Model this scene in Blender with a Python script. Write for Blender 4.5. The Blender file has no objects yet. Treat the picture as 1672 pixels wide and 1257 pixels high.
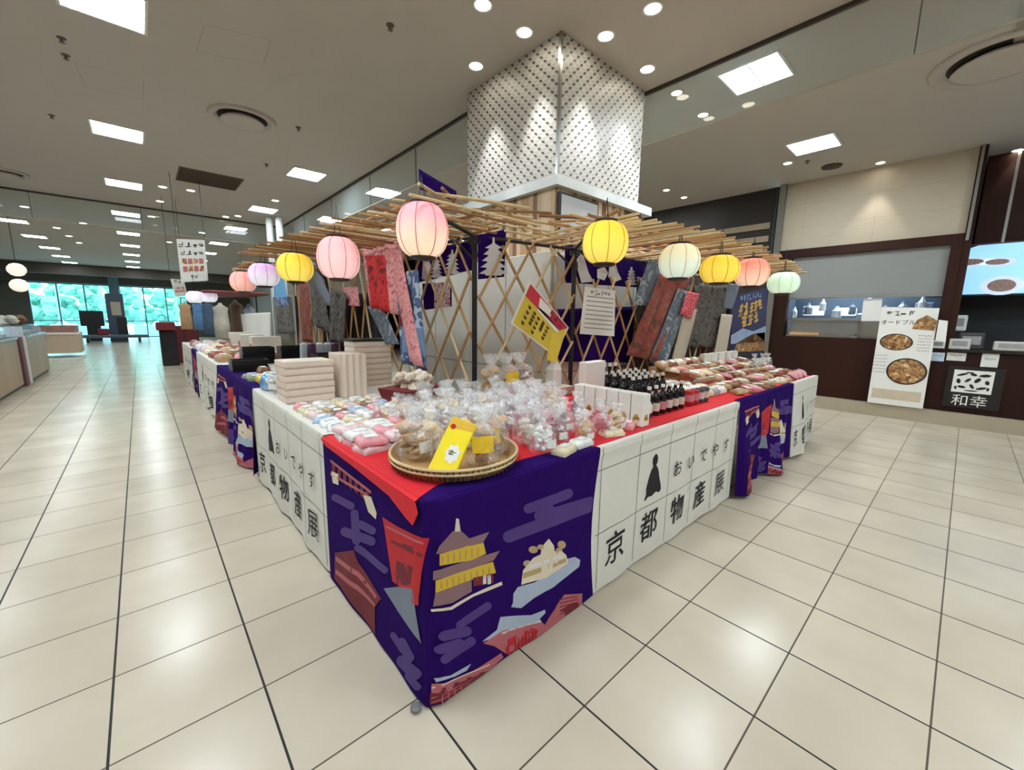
import bpy, bmesh, math, random
from mathutils import Vector, Matrix
random.seed(7)
S = bpy.context.scene
COL = S.collection

# ------------------------------------------------------------------ camera
RC = ((0.7428804561464415, -0.6692677794122588, 0.014466074653649463),
      (-0.09539702114278881, -0.12722945902166805, -0.9872750746942734),
      (0.6625919077625255, 0.7320473374011308, -0.15836243105590464))
CP = Vector((-0.635, -1.101, 1.369)); FPX = 665.09
cd = bpy.data.cameras.new('camera'); cam = bpy.data.objects.new('camera', cd); COL.objects.link(cam)
cd.sensor_fit = 'HORIZONTAL'; cd.sensor_width = 36; cd.lens = 36*FPX/1672; cd.clip_start = .02; cd.clip_end = 200
m3 = Matrix((RC[0], [-a for a in RC[1]], [-a for a in RC[2]])).transposed()
cam.matrix_world = Matrix.Translation(CP) @ m3.to_4x4()
S.camera = cam
# ------------------------------------------------------------------ world, exposure
w = bpy.data.worlds.new('world'); S.world = w; w.use_nodes = True
w.node_tree.nodes['Background'].inputs[0].default_value = (.5, .88, 1, 1)
w.node_tree.nodes['Background'].inputs[1].default_value = 15.0
vs = S.view_settings; vs.view_transform = 'Standard'; vs.look = 'None'; vs.gamma = 1; vs.use_curve_mapping = False
vs.exposure = 0.0
S.cycles.caustics_reflective = False; S.cycles.caustics_refractive = False; S.cycles.transparent_max_bounces = 24
PANEL = 62.0       # radiance of the ceiling panels
H = 3.68           # ceiling height

def ray(u, v):
    c = ((u-836)/FPX, (v-628.5)/FPX, 1)
    return Vector([sum(RC[r][i]*c[r] for r in range(3)) for i in range(3)])
def onx(u, v, x): d = ray(u, v); return CP+d*((x-CP[0])/d[0])
def ony(u, v, y): d = ray(u, v); return CP+d*((y-CP[1])/d[1])
def onz(u, v, z): d = ray(u, v); return CP+d*((z-CP[2])/d[2])

# ------------------------------------------------------------------ materials
def lin(c): return tuple(((a/255)/12.92 if a/255 <= .04045 else ((a/255+.055)/1.055)**2.4) for a in c)
class NT:
    def __init__(s, name):
        s.m = bpy.data.materials.new(name); s.m.use_nodes = True; s.t = s.m.node_tree; s.n = s.t.nodes
        s.b = s.n['Principled BSDF']; s.pos = None
    def new(s, t, **k):
        n = s.n.new(t)
        for a, b in k.items(): setattr(n, a, b)
        return n
    def link(s, a, b): s.t.links.new(a, b)
    def math(s, op, a, b=0, c=0):
        n = s.new('ShaderNodeMath', operation=op)
        for i, x in enumerate((a, b, c)):
            if isinstance(x, (int, float)): n.inputs[i].default_value = x
            else: s.link(x, n.inputs[i])
        return n.outputs[0]
    def coord(s, kind='Object'):
        t = s.new('ShaderNodeTexCoord'); return t.outputs[kind]
    def xyz(s, c=None):
        n = s.new('ShaderNodeSeparateXYZ'); s.link(c or s.coord(), n.inputs[0]); return n.outputs
    def comb(s, x, y, z=0):
        n = s.new('ShaderNodeCombineXYZ')
        for i, a in enumerate((x, y, z)):
            if isinstance(a, (int, float)): n.inputs[i].default_value = a
            else: s.link(a, n.inputs[i])
        return n.outputs[0]
    def mix(s, f, a, b):
        n = s.new('ShaderNodeMix', data_type='RGBA')
        for i, x in ((0, f), (6, a), (7, b)):
            if isinstance(x, (int, float)): n.inputs[i].default_value = x
            elif isinstance(x, tuple): n.inputs[i].default_value = (*x[:3], 1)
            else: s.link(x, n.inputs[i])
        return n.outputs[2]
    def noise(s, scale, detail=3, c=None, rough=.5):
        n = s.new('ShaderNodeTexNoise'); n.inputs['Scale'].default_value = scale; n.inputs['Detail'].default_value = detail
        n.inputs['Roughness'].default_value = rough
        s.link(c or s.coord(), n.inputs['Vector']); return n.outputs[0]
    def ramp(s, f, stops, interp='LINEAR'):
        n = s.new('ShaderNodeValToRGB'); r = n.color_ramp; r.interpolation = interp
        while len(r.elements) < len(stops): r.elements.new(.5)
        for e, (p, c) in zip(r.elements, stops): e.position = p; e.color = (*c[:3], 1)
        s.link(f, n.inputs[0]); return n.outputs[0]
    def base(s, c): s.link(c, s.b.inputs['Base Color'])
    def bump(s, h, st=.2, d=.01):
        n = s.new('ShaderNodeBump'); n.inputs['Strength'].default_value = st; n.inputs['Distance'].default_value = d
        s.link(h, n.inputs['Height']); s.link(n.outputs[0], s.b.inputs['Normal'])
MC = {}
def M(name, col=(128, 128, 128), rough=.6, metal=0, var=.12, scale=12, emit=0, alpha=1, spec=None, bump=0, ecol=None, sheen=0):
    if name in MC: return MC[name]
    t = NT(name); c = lin(col)
    t.b.inputs['Roughness'].default_value = rough; t.b.inputs['Metallic'].default_value = metal
    nz = t.noise(scale, 3)
    a = tuple(x*(1-var) for x in c); b = tuple(min(1, x*(1+var)) for x in c)
    t.base(t.mix(nz, a, b))
    if emit:
        t.b.inputs['Emission Color'].default_value = (*(lin(ecol) if ecol else c), 1); t.b.inputs['Emission Strength'].default_value = emit
    if alpha < 1: t.b.inputs['Alpha'].default_value = alpha
    if spec is not None: t.b.inputs['Specular IOR Level'].default_value = spec
    if bump: t.bump(nz, bump)
    MC[name] = t.m; return t.m
def reg(t): MC[t.m.name] = t.m; return t.m

def grid_line(t, x, step, off, wid):   # 1 on the joint
    a = t.math('DIVIDE', t.math('SUBTRACT', x, off), step)
    f = t.math('FRACT', t.math('ADD', a, .5))
    d = t.math('MULTIPLY', t.math('ABSOLUTE', t.math('SUBTRACT', f, .5)), step)
    return t.math('LESS_THAN', d, wid/2)
# floor
t = NT('polished_floor_tile'); x, y, z = t.xyz()
gx = grid_line(t, x, .42, 0, .0075); gy = grid_line(t, y, .42, -.349, .0058)
cell = t.comb(t.math('FLOOR', t.math('DIVIDE', x, .42)), t.math('FLOOR', t.math('DIVIDE', t.math('ADD', y, .349), .42)))
wn = t.new('ShaderNodeTexWhiteNoise'); t.link(cell, wn.inputs[0])
nz = t.noise(2.2, 5)
c = t.mix(nz, lin((178, 164, 145)), lin((217, 206, 187)))
c = t.mix(t.math('MULTIPLY', wn.outputs[0], .35), c, lin((176, 166, 148)))
c = t.mix(gy, c, lin((84, 72, 60))); c = t.mix(gx, c, lin((38, 38, 38)))
t.base(c)
t.link(t.math('ADD', t.math('MULTIPLY', t.math('MAXIMUM', gx, gy), .4), t.math('ADD', .19, t.math('MULTIPLY', nz, .05))), t.b.inputs['Roughness'])
t.b.inputs['Specular IOR Level'].default_value = .27
FLOOR = reg(t)
CEIL = M('ceiling_paint', (186, 181, 174), .8, var=.04, scale=3)
CEILB = M('ceiling_panel_seam', (150, 143, 134), .8, var=.05)
CEILG = M('ceiling_trim_dark', (62, 54, 48), .6)
PANELM = M('light_diffuser', (240, 250, 255), .5, emit=PANEL, ecol=(238, 250, 255), var=.02)
PANELF = M('far_light_diffuser', (240, 250, 255), .5, emit=PANEL*.5, ecol=(238, 250, 255), var=.02)
LAMPM = M('downlight_glow', (255, 250, 240), .5, emit=25, ecol=(255, 244, 224), var=.02)
WHITEM = M('white_metal', (225, 225, 222), .4, var=.03)
BLACKM = M('black_metal', (22, 21, 22), .45, var=.1)
STEEL = M('stainless_steel', (165, 165, 160), .28, metal=.9, var=.05)
def glass(name, col, alpha, rough=.03):
    t = NT(name); t.b.inputs['Base Color'].default_value = (*lin(col), 1); t.b.inputs['Roughness'].default_value = rough
    t.b.inputs['Alpha'].default_value = alpha; t.b.inputs['Specular IOR Level'].default_value = .9; return reg(t)
GLASS = glass('smoke_barrier_glass', (160, 175, 175), .22)
CLEAR = glass('clear_case_glass', (220, 225, 225), .07)
PANE = glass('window_glass', (170, 215, 230), .15)
FILM = None
t = NT('cellophane'); t.b.inputs['Base Color'].default_value = (.93, .95, .97, 1); t.b.inputs['Roughness'].default_value = .25
n1 = t.noise(26, 3, t.coord('Object'), .65); t.bump(n1, .7, .008)
al = t.ramp(n1, [(.42, (.05,)*3), (.56, (.14,)*3), (.72, (.75,)*3)]); zz = t.xyz()[2]; hi = t.ramp(t.math('DIVIDE', zz, .165), [(.5, (0,)*3), (.68, (.24,)*3)]); t.link(t.math('ADD', al, t.math('MULTIPLY', hi, .8)), t.b.inputs['Alpha'])
FILM = reg(t)
# column tiles
t = NT('relief_wall_tile'); x, y, z = t.xyz(); u = t.math('ADD', x, y)
row = t.math('FLOOR', t.math('DIVIDE', z, .045)); sh = t.math('MULTIPLY', t.math('FLOORED_MODULO', row, 2), .5)
fu = t.math('FRACT', t.math('ADD', t.math('DIVIDE', u, .092), sh)); fz = t.math('FRACT', t.math('DIVIDE', z, .045))
dash = t.math('MULTIPLY', t.math('LESS_THAN', fu, .38), t.math('LESS_THAN', t.math('ABSOLUTE', t.math('SUBTRACT', fz, t.math('ADD', .28, t.math('MULTIPLY', fu, .9)))), .21)); hl = t.math('MAXIMUM', t.math('LESS_THAN', fz, .09), t.math('LESS_THAN', fu, .05))
c = t.mix(t.noise(14, 2), lin((192, 190, 182)), lin((208, 206, 200))); c = t.mix(t.math('MULTIPLY', hl, .6), c, lin((110, 106, 100))); c = t.mix(dash, c, lin((80, 78, 76)))
t.base(c); t.b.inputs['Roughness'].default_value = .4; t.bump(t.math('MAXIMUM', dash, hl), -.5, .02)
TILE = reg(t)
# striped wood
def stripes(name, cols, width, axis='u', rough=.5, grain=30):
    t = NT(name); x, y, z = t.xyz(); u = t.math('ADD', x, y) if axis == 'u' else z
    k = t.math('FLOOR', t.math('DIVIDE', u, width)); wn = t.new('ShaderNodeTexWhiteNoise', noise_dimensions='1D'); t.link(k, wn.inputs[1])
    st = [(i/len(cols), lin(c)) for i, c in enumerate(cols)]
    c = t.ramp(wn.outputs[0], st, 'CONSTANT')
    nv = t.noise(grain, 3, t.comb(u, t.math('MULTIPLY', z if axis == 'u' else t.math('ADD', x, y), .06)))
    c = t.mix(t.math('MULTIPLY', nv, .5), c, tuple(a*.55 for a in lin(cols[0])))
    t.base(c); t.b.inputs['Roughness'].default_value = rough; return reg(t)
WOODCOL = stripes('mixed_wood_boards', [(212, 186, 148), (150, 92, 50), (232, 212, 180), (188, 150, 108), (112, 56, 28), (222, 198, 162)], .055)
WOODDK = stripes('dark_walnut_panel', [(52, 26, 18), (56, 28, 20), (46, 23, 17)], .33, rough=.5, grain=20)
WOODDK.node_tree.nodes['Principled BSDF'].inputs['Specular IOR Level'].default_value = .18
WOODLT = stripes('light_oak_counter', [(168, 140, 108), (176, 148, 116), (160, 132, 100)], .4, rough=.4, grain=16)
DARKW = stripes('black_brown_wall', [(46, 38, 34), (40, 33, 30)], .9, rough=.5)
SLATW = M('pale_slat_wood', (150, 132, 110), .5)
t = NT('beige_stone_panel'); x, y, z = t.xyz()
ln = t.math('MAXIMUM', grid_line(t, z, .36, 2.6, .005), grid_line(t, y, .9, .95, .005))
c = t.mix(t.noise(60, 3, t.comb(t.math('MULTIPLY', y, .1), z)), lin((172, 160, 140)), lin((190, 178, 158))); c = t.mix(t.math('MULTIPLY', ln, .35), c, lin((120, 110, 96)))
t.base(c); t.b.inputs['Roughness'].default_value = .6; STONE = reg(t)
t = NT('roller_shutter'); x, y, z = t.xyz()
c = t.mix(grid_line(t, z, .03, 0, .006), lin((140, 140, 138)), lin((122, 122, 121))); t.base(c); t.b.inputs['Roughness'].default_value = .5; SHUT = reg(t)
PLINTH = M('stone_plinth', (168, 156, 136), .35, var=.06, scale=6)
RED = M('red_tablecloth', (214, 26, 40), .75, var=.12, scale=40, bump=.15)
PUR = M('purple_cloth', (40, 12, 90), 1, spec=.08, var=.14, scale=25, bump=.2)
WCL = M('white_cloth', (216, 214, 206), .8, var=.04, scale=20, bump=.15)
INK = M('black_ink', (24, 20, 28), .8)
SOFTLINE = M('grey_line_ink', (110, 106, 100), .8)
A_MAUVE = M('mauve_print', (134, 102, 108), .8); A_GOLD = M('gold_print', (206, 172, 50), .8); A_CREAM = M('cream_print', (216, 204, 182), .8)
A_CLOUD = M('violet_cloud_print', (72, 48, 120), .8); A_SILV = M('silver_cloud_print', (165, 178, 198), .8); A_RED = M('red_print', (188, 30, 42), .8)
A_DRED = M('maroon_print', (112, 28, 42), .8); A_PINK = M('rose_print', (178, 96, 104), .8); A_GREY = M('slate_print', (120, 128, 145), .8); A_TAN = M('tan_print', (176, 150, 110), .8)
BAM = M('bamboo', (176, 136, 86), .5, var=.3, scale=9); BAM2 = M('pale_bamboo', (206, 182, 138), .5, var=.25, scale=9); BAM3 = M('aged_bamboo', (138, 98, 56), .5, var=.3, scale=9)
CARD = M('white_card', (232, 230, 224), .5, var=.03)

# ------------------------------------------------------------------ mesh building
class MB:
    def __init__(s): s.v = []; s.f = []; s.mi = []
    def add(s, vs, fs, mi=0):
        o = len(s.v); s.v += [tuple(a) for a in vs]; s.f += [tuple(i+o for i in f) for f in fs]; s.mi += [mi]*len(fs); return s
    def box(s, x0, x1, y0, y1, z0, z1, mi=0, M4=None, top=1.0):
        cx, cy = (x0+x1)/2, (y0+y1)/2
        vs = [Vector((x, y, z)) for z in (z0, z1) for x, y in ((x0, y0), (x1, y0), (x1, y1), (x0, y1))]
        if top != 1: vs = [v if i < 4 else Vector((cx+(v.x-cx)*top, cy+(v.y-cy)*top, v.z)) for i, v in enumerate(vs)]
        if M4: vs = [M4 @ v for v in vs]
        return s.add(vs, [(3, 2, 1, 0), (4, 5, 6, 7), (0, 1, 5, 4), (1, 2, 6, 5), (2, 3, 7, 6), (3, 0, 4, 7)], mi)
    def rbox(s, x0, x1, y0, y1, z0, z1, b=.004, mi=0, M4=None):   # box with chamfered edges
        def ring(i, z): return [(x0+i+b, y0+i, z), (x1-i-b, y0+i, z), (x1-i, y0+i+b, z), (x1-i, y1-i-b, z), (x1-i-b, y1-i, z), (x0+i+b, y1-i, z), (x0+i, y1-i-b, z), (x0+i, y0+i+b, z)]
        r = [ring(b, z0), ring(0, z0+b), ring(0, z1-b), ring(b, z1)]
        vs = [Vector(p) for q in r for p in q]; fs = [tuple(range(7, -1, -1)), tuple(range(24, 32))]
        for k in range(3):
            for i in range(8): fs.append((k*8+i, k*8+(i+1) % 8, (k+1)*8+(i+1) % 8, (k+1)*8+i))
        if M4: vs = [M4 @ v for v in vs]
        return s.add(vs, fs, mi)
    def tube(s, pts, r, n=7, mi=0, r2=None):
        pts = [Vector(p) for p in pts]; o = []; m = len(pts)
        for i, p in enumerate(pts):
            d = (pts[min(i+1, m-1)]-pts[max(i-1, 0)]).normalized()
            a = d.cross(Vector((0, 0, 1)));
            if a.length < 1e-3: a = d.cross(Vector((0, 1, 0)))
            a.normalize(); b = d.cross(a); rr = r if r2 is None else r+(r2-r)*i/(m-1)
            o += [p+(a*math.cos(q)+b*math.sin(q))*rr for q in [2*math.pi*k/n for k in range(n)]]
        fs = [(i*n+k, i*n+(k+1) % n, (i+1)*n+(k+1) % n, (i+1)*n+k) for i in range(m-1) for k in range(n)]
        fs += [tuple(range(n-1, -1, -1)), tuple(range((m-1)*n, m*n))]
        return s.add(o, fs, mi)
    def lathe(s, prof, n=16, c=(0, 0, 0), mi=0, wob=None, M4=None, closed=True):
        o = []
        for j, (r, z) in enumerate(prof):
            for k in range(n):
                q = 2*math.pi*k/n; rr = r*(wob(q, j) if wob else 1)
                o.append(Vector((c[0]+rr*math.cos(q), c[1]+rr*math.sin(q), c[2]+z)))
        m = len(prof); fs = [(i*n+k, i*n+(k+1) % n, (i+1)*n+(k+1) % n, (i+1)*n+k) for i in range(m-1) for k in range(n)]
        if closed: fs += [tuple(range(n-1, -1, -1)), tuple(range((m-1)*n, m*n))]
        if M4: o = [M4 @ v for v in o]
        return s.add(o, fs, mi)
    def grid(s, f, nu, nv, mi=0):
        o = [f(i/nu, j/nv) for j in range(nv+1) for i in range(nu+1)]
        return s.add(o, [(j*(nu+1)+i, j*(nu+1)+i+1, (j+1)*(nu+1)+i+1, (j+1)*(nu+1)+i) for j in range(nv) for i in range(nu)], mi)
    def poly3(s, pts, n, th=.002, mi=0):    # flat polygon with thickness along n
        n = Vector(n).normalized()*th; k = len(pts); a = [Vector(p) for p in pts]; b = [p+n for p in a]
        return s.add(a+b, [tuple(range(k-1, -1, -1)), tuple(range(k, 2*k))]+[(i, (i+1) % k, k+(i+1) % k, k+i) for i in range(k)], mi)
    def mesh(s, name, mats, smooth=False):
        me = bpy.data.meshes.new(name); me.from_pydata(s.v, [], s.f)
        for m in (mats if isinstance(mats, (list, tuple)) else [mats]): me.materials.append(m)
        me.polygons.foreach_set('material_index', s.mi)
        if smooth: me.polygons.foreach_set('use_smooth', [True]*len(s.f))
        me.update(); return me
    def build(s, name, mats, parent=None, smooth=False, loc=None, kind=None):
        return link(name, s.mesh(name, mats, smooth), parent, loc, kind)
def link(name, me, parent=None, loc=None, kind=None):
    o = bpy.data.objects.new(name, me); COL.objects.link(o)
    if parent: o.parent = parent
    if loc: o.location = loc
    if kind: o['kind'] = kind
    return o
def tag(o, label, cat, group=None, kind=None):
    o['label'] = label; o['category'] = cat
    if group: o['group'] = group
    if kind: o['kind'] = kind
    return o
def empty(name, loc, rz, label, cat, group=None):
    o = bpy.data.objects.new(name, None); COL.objects.link(o); o.location = loc; o.rotation_euler = (0, 0, rz); o.empty_display_size = .05
    return tag(o, label, cat, group)
def dup(root, loc, rz=0, label=None, group=None, sc=None, rot=None):
    r = root.copy(); COL.objects.link(r); r.location = loc; r.rotation_euler = rot if rot else (0, 0, rz)
    if label: r['label'] = label
    if group: r['group'] = group
    if sc: r.scale = sc if isinstance(sc, tuple) else (sc, sc, sc)
    for ch in list(root.children):
        c = ch.copy(); COL.objects.link(c); c.parent = r
        for g in ch.children:
            d = g.copy(); COL.objects.link(d); d.parent = c
    return r
def R4(loc=(0, 0, 0), rz=0, rx=0, ry=0):
    return Matrix.Translation(Vector(loc)) @ Matrix.Rotation(rz, 4, 'Z') @ Matrix.Rotation(ry, 4, 'Y') @ Matrix.Rotation(rx, 4, 'X')
ORD = ['first', 'second', 'third', 'fourth', 'fifth', 'sixth', 'seventh', 'eighth', 'ninth', 'tenth', 'eleventh', 'twelfth']
TC = {}
def text2d(s, size=1.0, sx=1.0):
    """triangles of a line of text, lower-left at the origin"""
    if s not in TC:
        c = bpy.data.curves.new('lettering', 'FONT'); c.body = s; c.resolution_u = 3; c.offset = 0.0 if s == '展' else (.010 if len(s) == 1 else 0)
        o = bpy.data.objects.new('lettering', c); COL.objects.link(o)
        dg = bpy.context.evaluated_depsgraph_get(); e = o.evaluated_get(dg); me = e.to_mesh()
        me.calc_loop_triangles()
        TC[s] = ([(v.co.x, v.co.y) for v in me.vertices], [tuple(q.vertices) for q in me.loop_triangles])
        e.to_mesh_clear(); bpy.data.objects.remove(o); bpy.data.curves.remove(c)
    vs, ts = TC[s]
    return [(x*size*sx, y*size) for x, y in vs], ts
def scribble(mb, org, ex, ey, w, h, n, mi, seed=1):
    """a line of blurred character-like strokes, n glyphs wide"""
    q = random.Random(seed); ex = Vector(ex).normalized(); ey = Vector(ey).normalized(); org = Vector(org); g = w/n
    for i in range(n):
        for k in range(4):
            x = -w/2+(i+.5)*g+q.uniform(-.22, .22)*g; y = h*(.1+.8*q.random()); hz = q.random() < .55; a, b = (g*.32, h*.07) if hz else (g*.06, h*.36)
            y = min(max(y, b), h-b); mb.add([org+ex*(x-a)+ey*(y-b), org+ex*(x+a)+ey*(y-b*.5), org+ex*(x+a)+ey*(y+b), org+ex*(x-a)+ey*(y+b)], [(0, 1, 2, 3)], mi)
def text_on(mb, s, org, ex, ey, size, mi, sx=1, center=True):
    vs, ts = text2d(s, size, sx); ex = Vector(ex).normalized(); ey = Vector(ey).normalized(); org = Vector(org)
    w = (min(v[0] for v in vs)+max(v[0] for v in vs))/2 if center else 0
    mb.add([org+ex*(x-w)+ey*y for x, y in vs], ts, mi)

# ------------------------------------------------------------------ the room
def struct(name, mb, mats): o = mb.build(name, mats); o['kind'] = 'structure'; return o
struct('floor', MB().add([(-9, -7, 0), (12, -7, 0), (12, 31.3, 0), (-9, 31.3, 0)], [(0, 1, 2, 3)]), FLOOR)
mb = MB().box(-9, 12, -7, 31.3, H, H+.1)
for quad in (((122, 103), (235, 131), (233, 163), (140, 142)), ((334, 40), (442, 66), (430, 106), (320, 84)), ((291, 328), (334, 334), (333, 341), (292, 335))):   # access hatches
    c4 = [onz(u, v, H-.001) for u, v in quad]
    for q, s in zip(c4, c4[1:]+c4[:1]):
        d = (s-q).normalized(); n_ = Vector((d.y, -d.x, 0))*.0022; mb.add([q-n_, s-n_, s+n_, q+n_], [(0, 1, 2, 3)], 1)
struct('ceiling', mb, [CEIL, CEILB])
struct('wall_left', MB().box(-6.1, -6, -7, 31.3, 0, H), M('left_wall_paint', (150, 142, 132), .8))
struct('wall_back', MB().box(-9, 12, -7.1, -7, 0, H), M('rear_wall_paint', (190, 180, 165), .8))
# window front at the far end
mb = MB().box(-9, 12, 31.2, 31.4, 2.95, H).box(1.6, 12, 31.2, 31.4, 0, 2.95).box(-9, -4.75, 31.2, 31.4, 0, 2.95)
struct('wall_far', mb, M('far_wall_paint', (92, 84, 78), .7))
for k, (x0, x1) in enumerate(((-4.75, -1.75), (-1.35, 1.6))):
    mb = MB(); 
    for q in [x0+i*(x1-x0)/3 for i in range(4)]: mb.box(q-.03, q+.03, 31.22, 31.3, 0, 2.95)
    mb.box(x0, x1, 31.22, 31.3, .02, .1).box(x0, x1, 31.22, 31.3, 2.88, 2.95).box(x0, x1, 31.22, 31.3, .95, 1.0)
    o = struct('window_%d' % (k+1), mb, M('window_frame_paint', (120, 165, 180), .4))
    MB().box(x0, x1, 31.25, 31.26, .1, 2.88).build('pane', PANE, o)
struct('trim_1', MB().box(-1.75, -1.35, 30.6, 31.35, 0, H), M('far_pillar_paint', (96, 116, 130), .5))
# column clad with tile above and boards below
CX0, CX1, CY0, CY1 = 2.116, 3.39, 1.405, 2.69
o = struct('wall_column', MB().box(CX0, CX1, CY0, CY1, 2.6, H), TILE)
MB().box(CX0-.006, CX0+.02, CY0-.006, CY0+.02, 2.6, H).build('corner_strip', STEEL, o)
MB().box(CX0-.01, CX1+.27, CY0-.01, CY1+.2, 2.515, 2.6).build('ledge', M('white_ledge', (205, 212, 212), .5), o)
MB().box(CX0+.05, CX1+.15, CY0+.05, CY1, 0, 2.515).build('board_cladding', WOODCOL, o)
# framed screen on the column's right face
o = empty('framed_picture', (2.45, CY0+.05, 2.3), 0, 'black-framed pale picture on the wooden board cladding of the tiled column', 'picture frame')
MB().box(-.27, .29, -.03, 0, -.24, .18).build('frame', BLACKM, o)
MB().box(-.25, .27, -.034, -.028, -.22, .16).build('picture', M('pale_grey_picture', (184, 188, 192), .4, var=.05), o)

# ceiling glass smoke barriers
def barrier(name, x0, x1, y0, y1, cuts):
    o = struct(name, MB().box(x0, x1, y0, y1, 3.18, H-.01), GLASS)
    g = .012
    MB().box(x0-g, x1+g, y0-g, y1+g, H-.03, H+.01).build('top_rail', CEILG, o)
    MB().box(x0-.001, x1+.001, y0-.001, y1+.001, 3.168, 3.18).build('edge_strip', M('glass_edge_strip', (170, 165, 150), .4), o)
    mb = MB()
    for c in cuts:
        if x1-x0 < .1: mb.box(x0-.002, x1+.002, c-.003, c+.003, 3.18, H-.02)
        else: mb.box(c-.003, c+.003, y0-.002, y1+.002, 3.18, H-.02)
    mb.build('joint', M('dark_seal', (84, 82, 78), .6), o)
barrier('trim_2', 2.34, 2.348, 2.69, 11.3, [4.2, 5.7, 7.5, 9.3])
barrier('trim_3', 3.42, 3.428, -6.9, CY0, [-2.35, -.62])
barrier('trim_4', -6, 2.34, 11.3, 11.308, [-4, -2, -.4, 1.2])

# ceiling panel lights
def panel_light(x, y, label, grp, sx=.47, sy=.48):
    o = empty('ceiling_light', (x, y, H), 0, label, 'ceiling light', grp)
    mb = MB()
    for q in ((-sx/2-.02, sx/2+.02, -sy/2-.02, -sy/2), (-sx/2-.02, sx/2+.02, sy/2, sy/2+.02), (-sx/2-.02, -sx/2, -sy/2, sy/2), (sx/2, sx/2+.02, -sy/2, sy/2), (-sx/2, sx/2, -.006, .006)): mb.box(*q, -.014, 0)
    mb.build('frame', WHITEM, o)
    MB().box(-sx/2, sx/2, -sy/2, sy/2, -.009, 0).build('diffuser', PANELM if y < 9 else PANELF, o)
G = 'square panel lights in the ceiling'
near = [(-.62, 3.55, 'large square ceiling light cut off by the top edge at the left'), (-.62, 6.53, 'square ceiling light left of the round vent'),
        (-.62, 9.4, 'square ceiling light left of the brown grille'), (1.62, 6.5, 'square ceiling light right of the brown grille'), (1.6, 9.6, 'square ceiling light above the white sign far left'),
        (2.98, 9.45, 'farther square ceiling light seen through the glass left of the column'), (2.97, 6.55, 'square ceiling light seen through the glass left of the column'), (3.88, .54, 'bright square ceiling light behind the glass right of the column'), (6.1, .55, 'square ceiling light right of the column before the shopfront')]
for x, y, l in near: panel_light(x, y, l, G)
cols = [(-2.8, 'first'), (-.65, 'second'), (1.5, 'third')]
for i, (x, a) in enumerate(cols):
    for j, y in enumerate((12.4, 15.55, 18.4, 21.3, 24.2, 27.0)):
        panel_light(x, y, 'far ceiling light, %s row beyond the glass strip, %s column from the left' % (ORD[j], a), G)
for x, y, l in ((-2.87, 9.4, 'ceiling light at the left over the wood counters, far one'), (-2.87, 6.53, 'ceiling light over the near left aisle'),
                (-.62, .54, 'ceiling light overhead of the near left floor'), (-.62, -2.4, 'ceiling light behind the viewer on the left'), (3.88, -2.4, 'ceiling light over the right floor'), (1.62, -2.4, 'ceiling light over the near centre floor'),
                (6.1, -2.4, 'ceiling light over the right shopfront floor'), (3.88, -5.3, 'ceiling light in the rear row'), (-.62, -5.3, 'ceiling light at the rear left'), (-2.87, .54, 'ceiling light over the left edge'), (-2.87, 3.55, 'ceiling light left of the large cut off one'),
                (-2.87, -2.4, 'ceiling light at the rear left edge'), (4.6, 4.2, 'ceiling light behind the tiled column'), (6.1, 3.9, 'ceiling light behind the column on the right'), (-4.9, 9.4, 'ceiling light behind the left counters'), (-4.9, 15, 'far ceiling light behind the left counters'), (4.6, 9.5, 'ceiling light in the hall behind the stall'), (6.5, 9.5, 'ceiling light in the right hall behind the stall')): panel_light(x, y, l, G)

# downlights
def downlight(x, y, label, r=.055, spot=0, tilt=None, e=LAMPM):
    o = empty('downlight', (x, y, H), 0, label, 'ceiling light', 'round recessed downlights')
    MB().lathe([(r*1.25, 0), (r*1.25, -.008), (r, -.008), (r, -.002)], 20, closed=False).build('ring', WHITEM, o)
    MB().lathe([(r, -.002), (r*.9, -.006), (.001, -.006)], 20, closed=False).build('lamp', e, o)
    if spot:
        l = bpy.data.lights.new('downlight_beam', 'SPOT'); l.energy = spot; l.spot_size = 1.0; l.spot_blend = .6; l.color = (1, .93, .82) if tilt is None else (1, 1, 1); l.shadow_soft_size = .04
        b = bpy.data.objects.new('downlight_beam', l); COL.objects.link(b); b.parent = o; b.location = (0, 0, -.03)
dls = [(1.48, 1.62, 'downlight at the top edge left of the column'), (1.907, 1.62, 'downlight beside the left column face, front one'), (2.428, .778, 'downlight at the top edge right of the column'),
       (2.422, 1.194, 'downlight beside the right column face, front one'), (1.89, 2.25, 'downlight beside the left column face, rear one'), (3.072, 1.192, 'downlight beside the right column face, rear one')]
for i, (x, y, l) in enumerate(dls): downlight(x, y, l, .06, 90 if i in (1, 3, 4, 5) else 25, 1)
for x, y, l in ((3.65, 1.194, 'downlight just behind the glass right of the column'), (4.293, 1.204, 'second downlight behind the glass right of the column'), (6.586, .966, 'downlight left of the dark round ceiling vent'),
                (7.154, 2.776, 'downlight over the dark shop wall, right one'), (6.514, 2.795, 'downlight over the dark shop wall, left one'), (8.2, -1.24, 'downlight over the right shop counter')):
    downlight(x, y, l, .05, 14)
downlight(7.5, .049, 'downlight washing the beige panel of the shopfront', .05, 45)
for x, y, l in ((.3, 9.0, 'small downlight left of the brown grille'), (-.1, 9.1, 'small downlight beside the panel light left of the grille'), (-.1, 10.4, 'small downlight below the panel light left of the grille'), (1.62, 8.6, 'small downlight before the far square ceiling light'), (1.3, 10.7, 'small downlight near the far glass corner'), (1.1, 11.0, 'second small downlight near the far glass corner')): downlight(x, y, l, .06)
for i, (x, y) in enumerate(((-2.3, 13.2), (-2.1, 16), (-1.9, 19), (-2.0, 17.5), (-1.5, 14.6), (-.2, 12.3), (.9, 13.8), (.3, 16.5))):
    downlight(x, y, 'tiny far downlight beyond the glass strip, %s of eight counted from the left' % ORD[i], .07)
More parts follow.
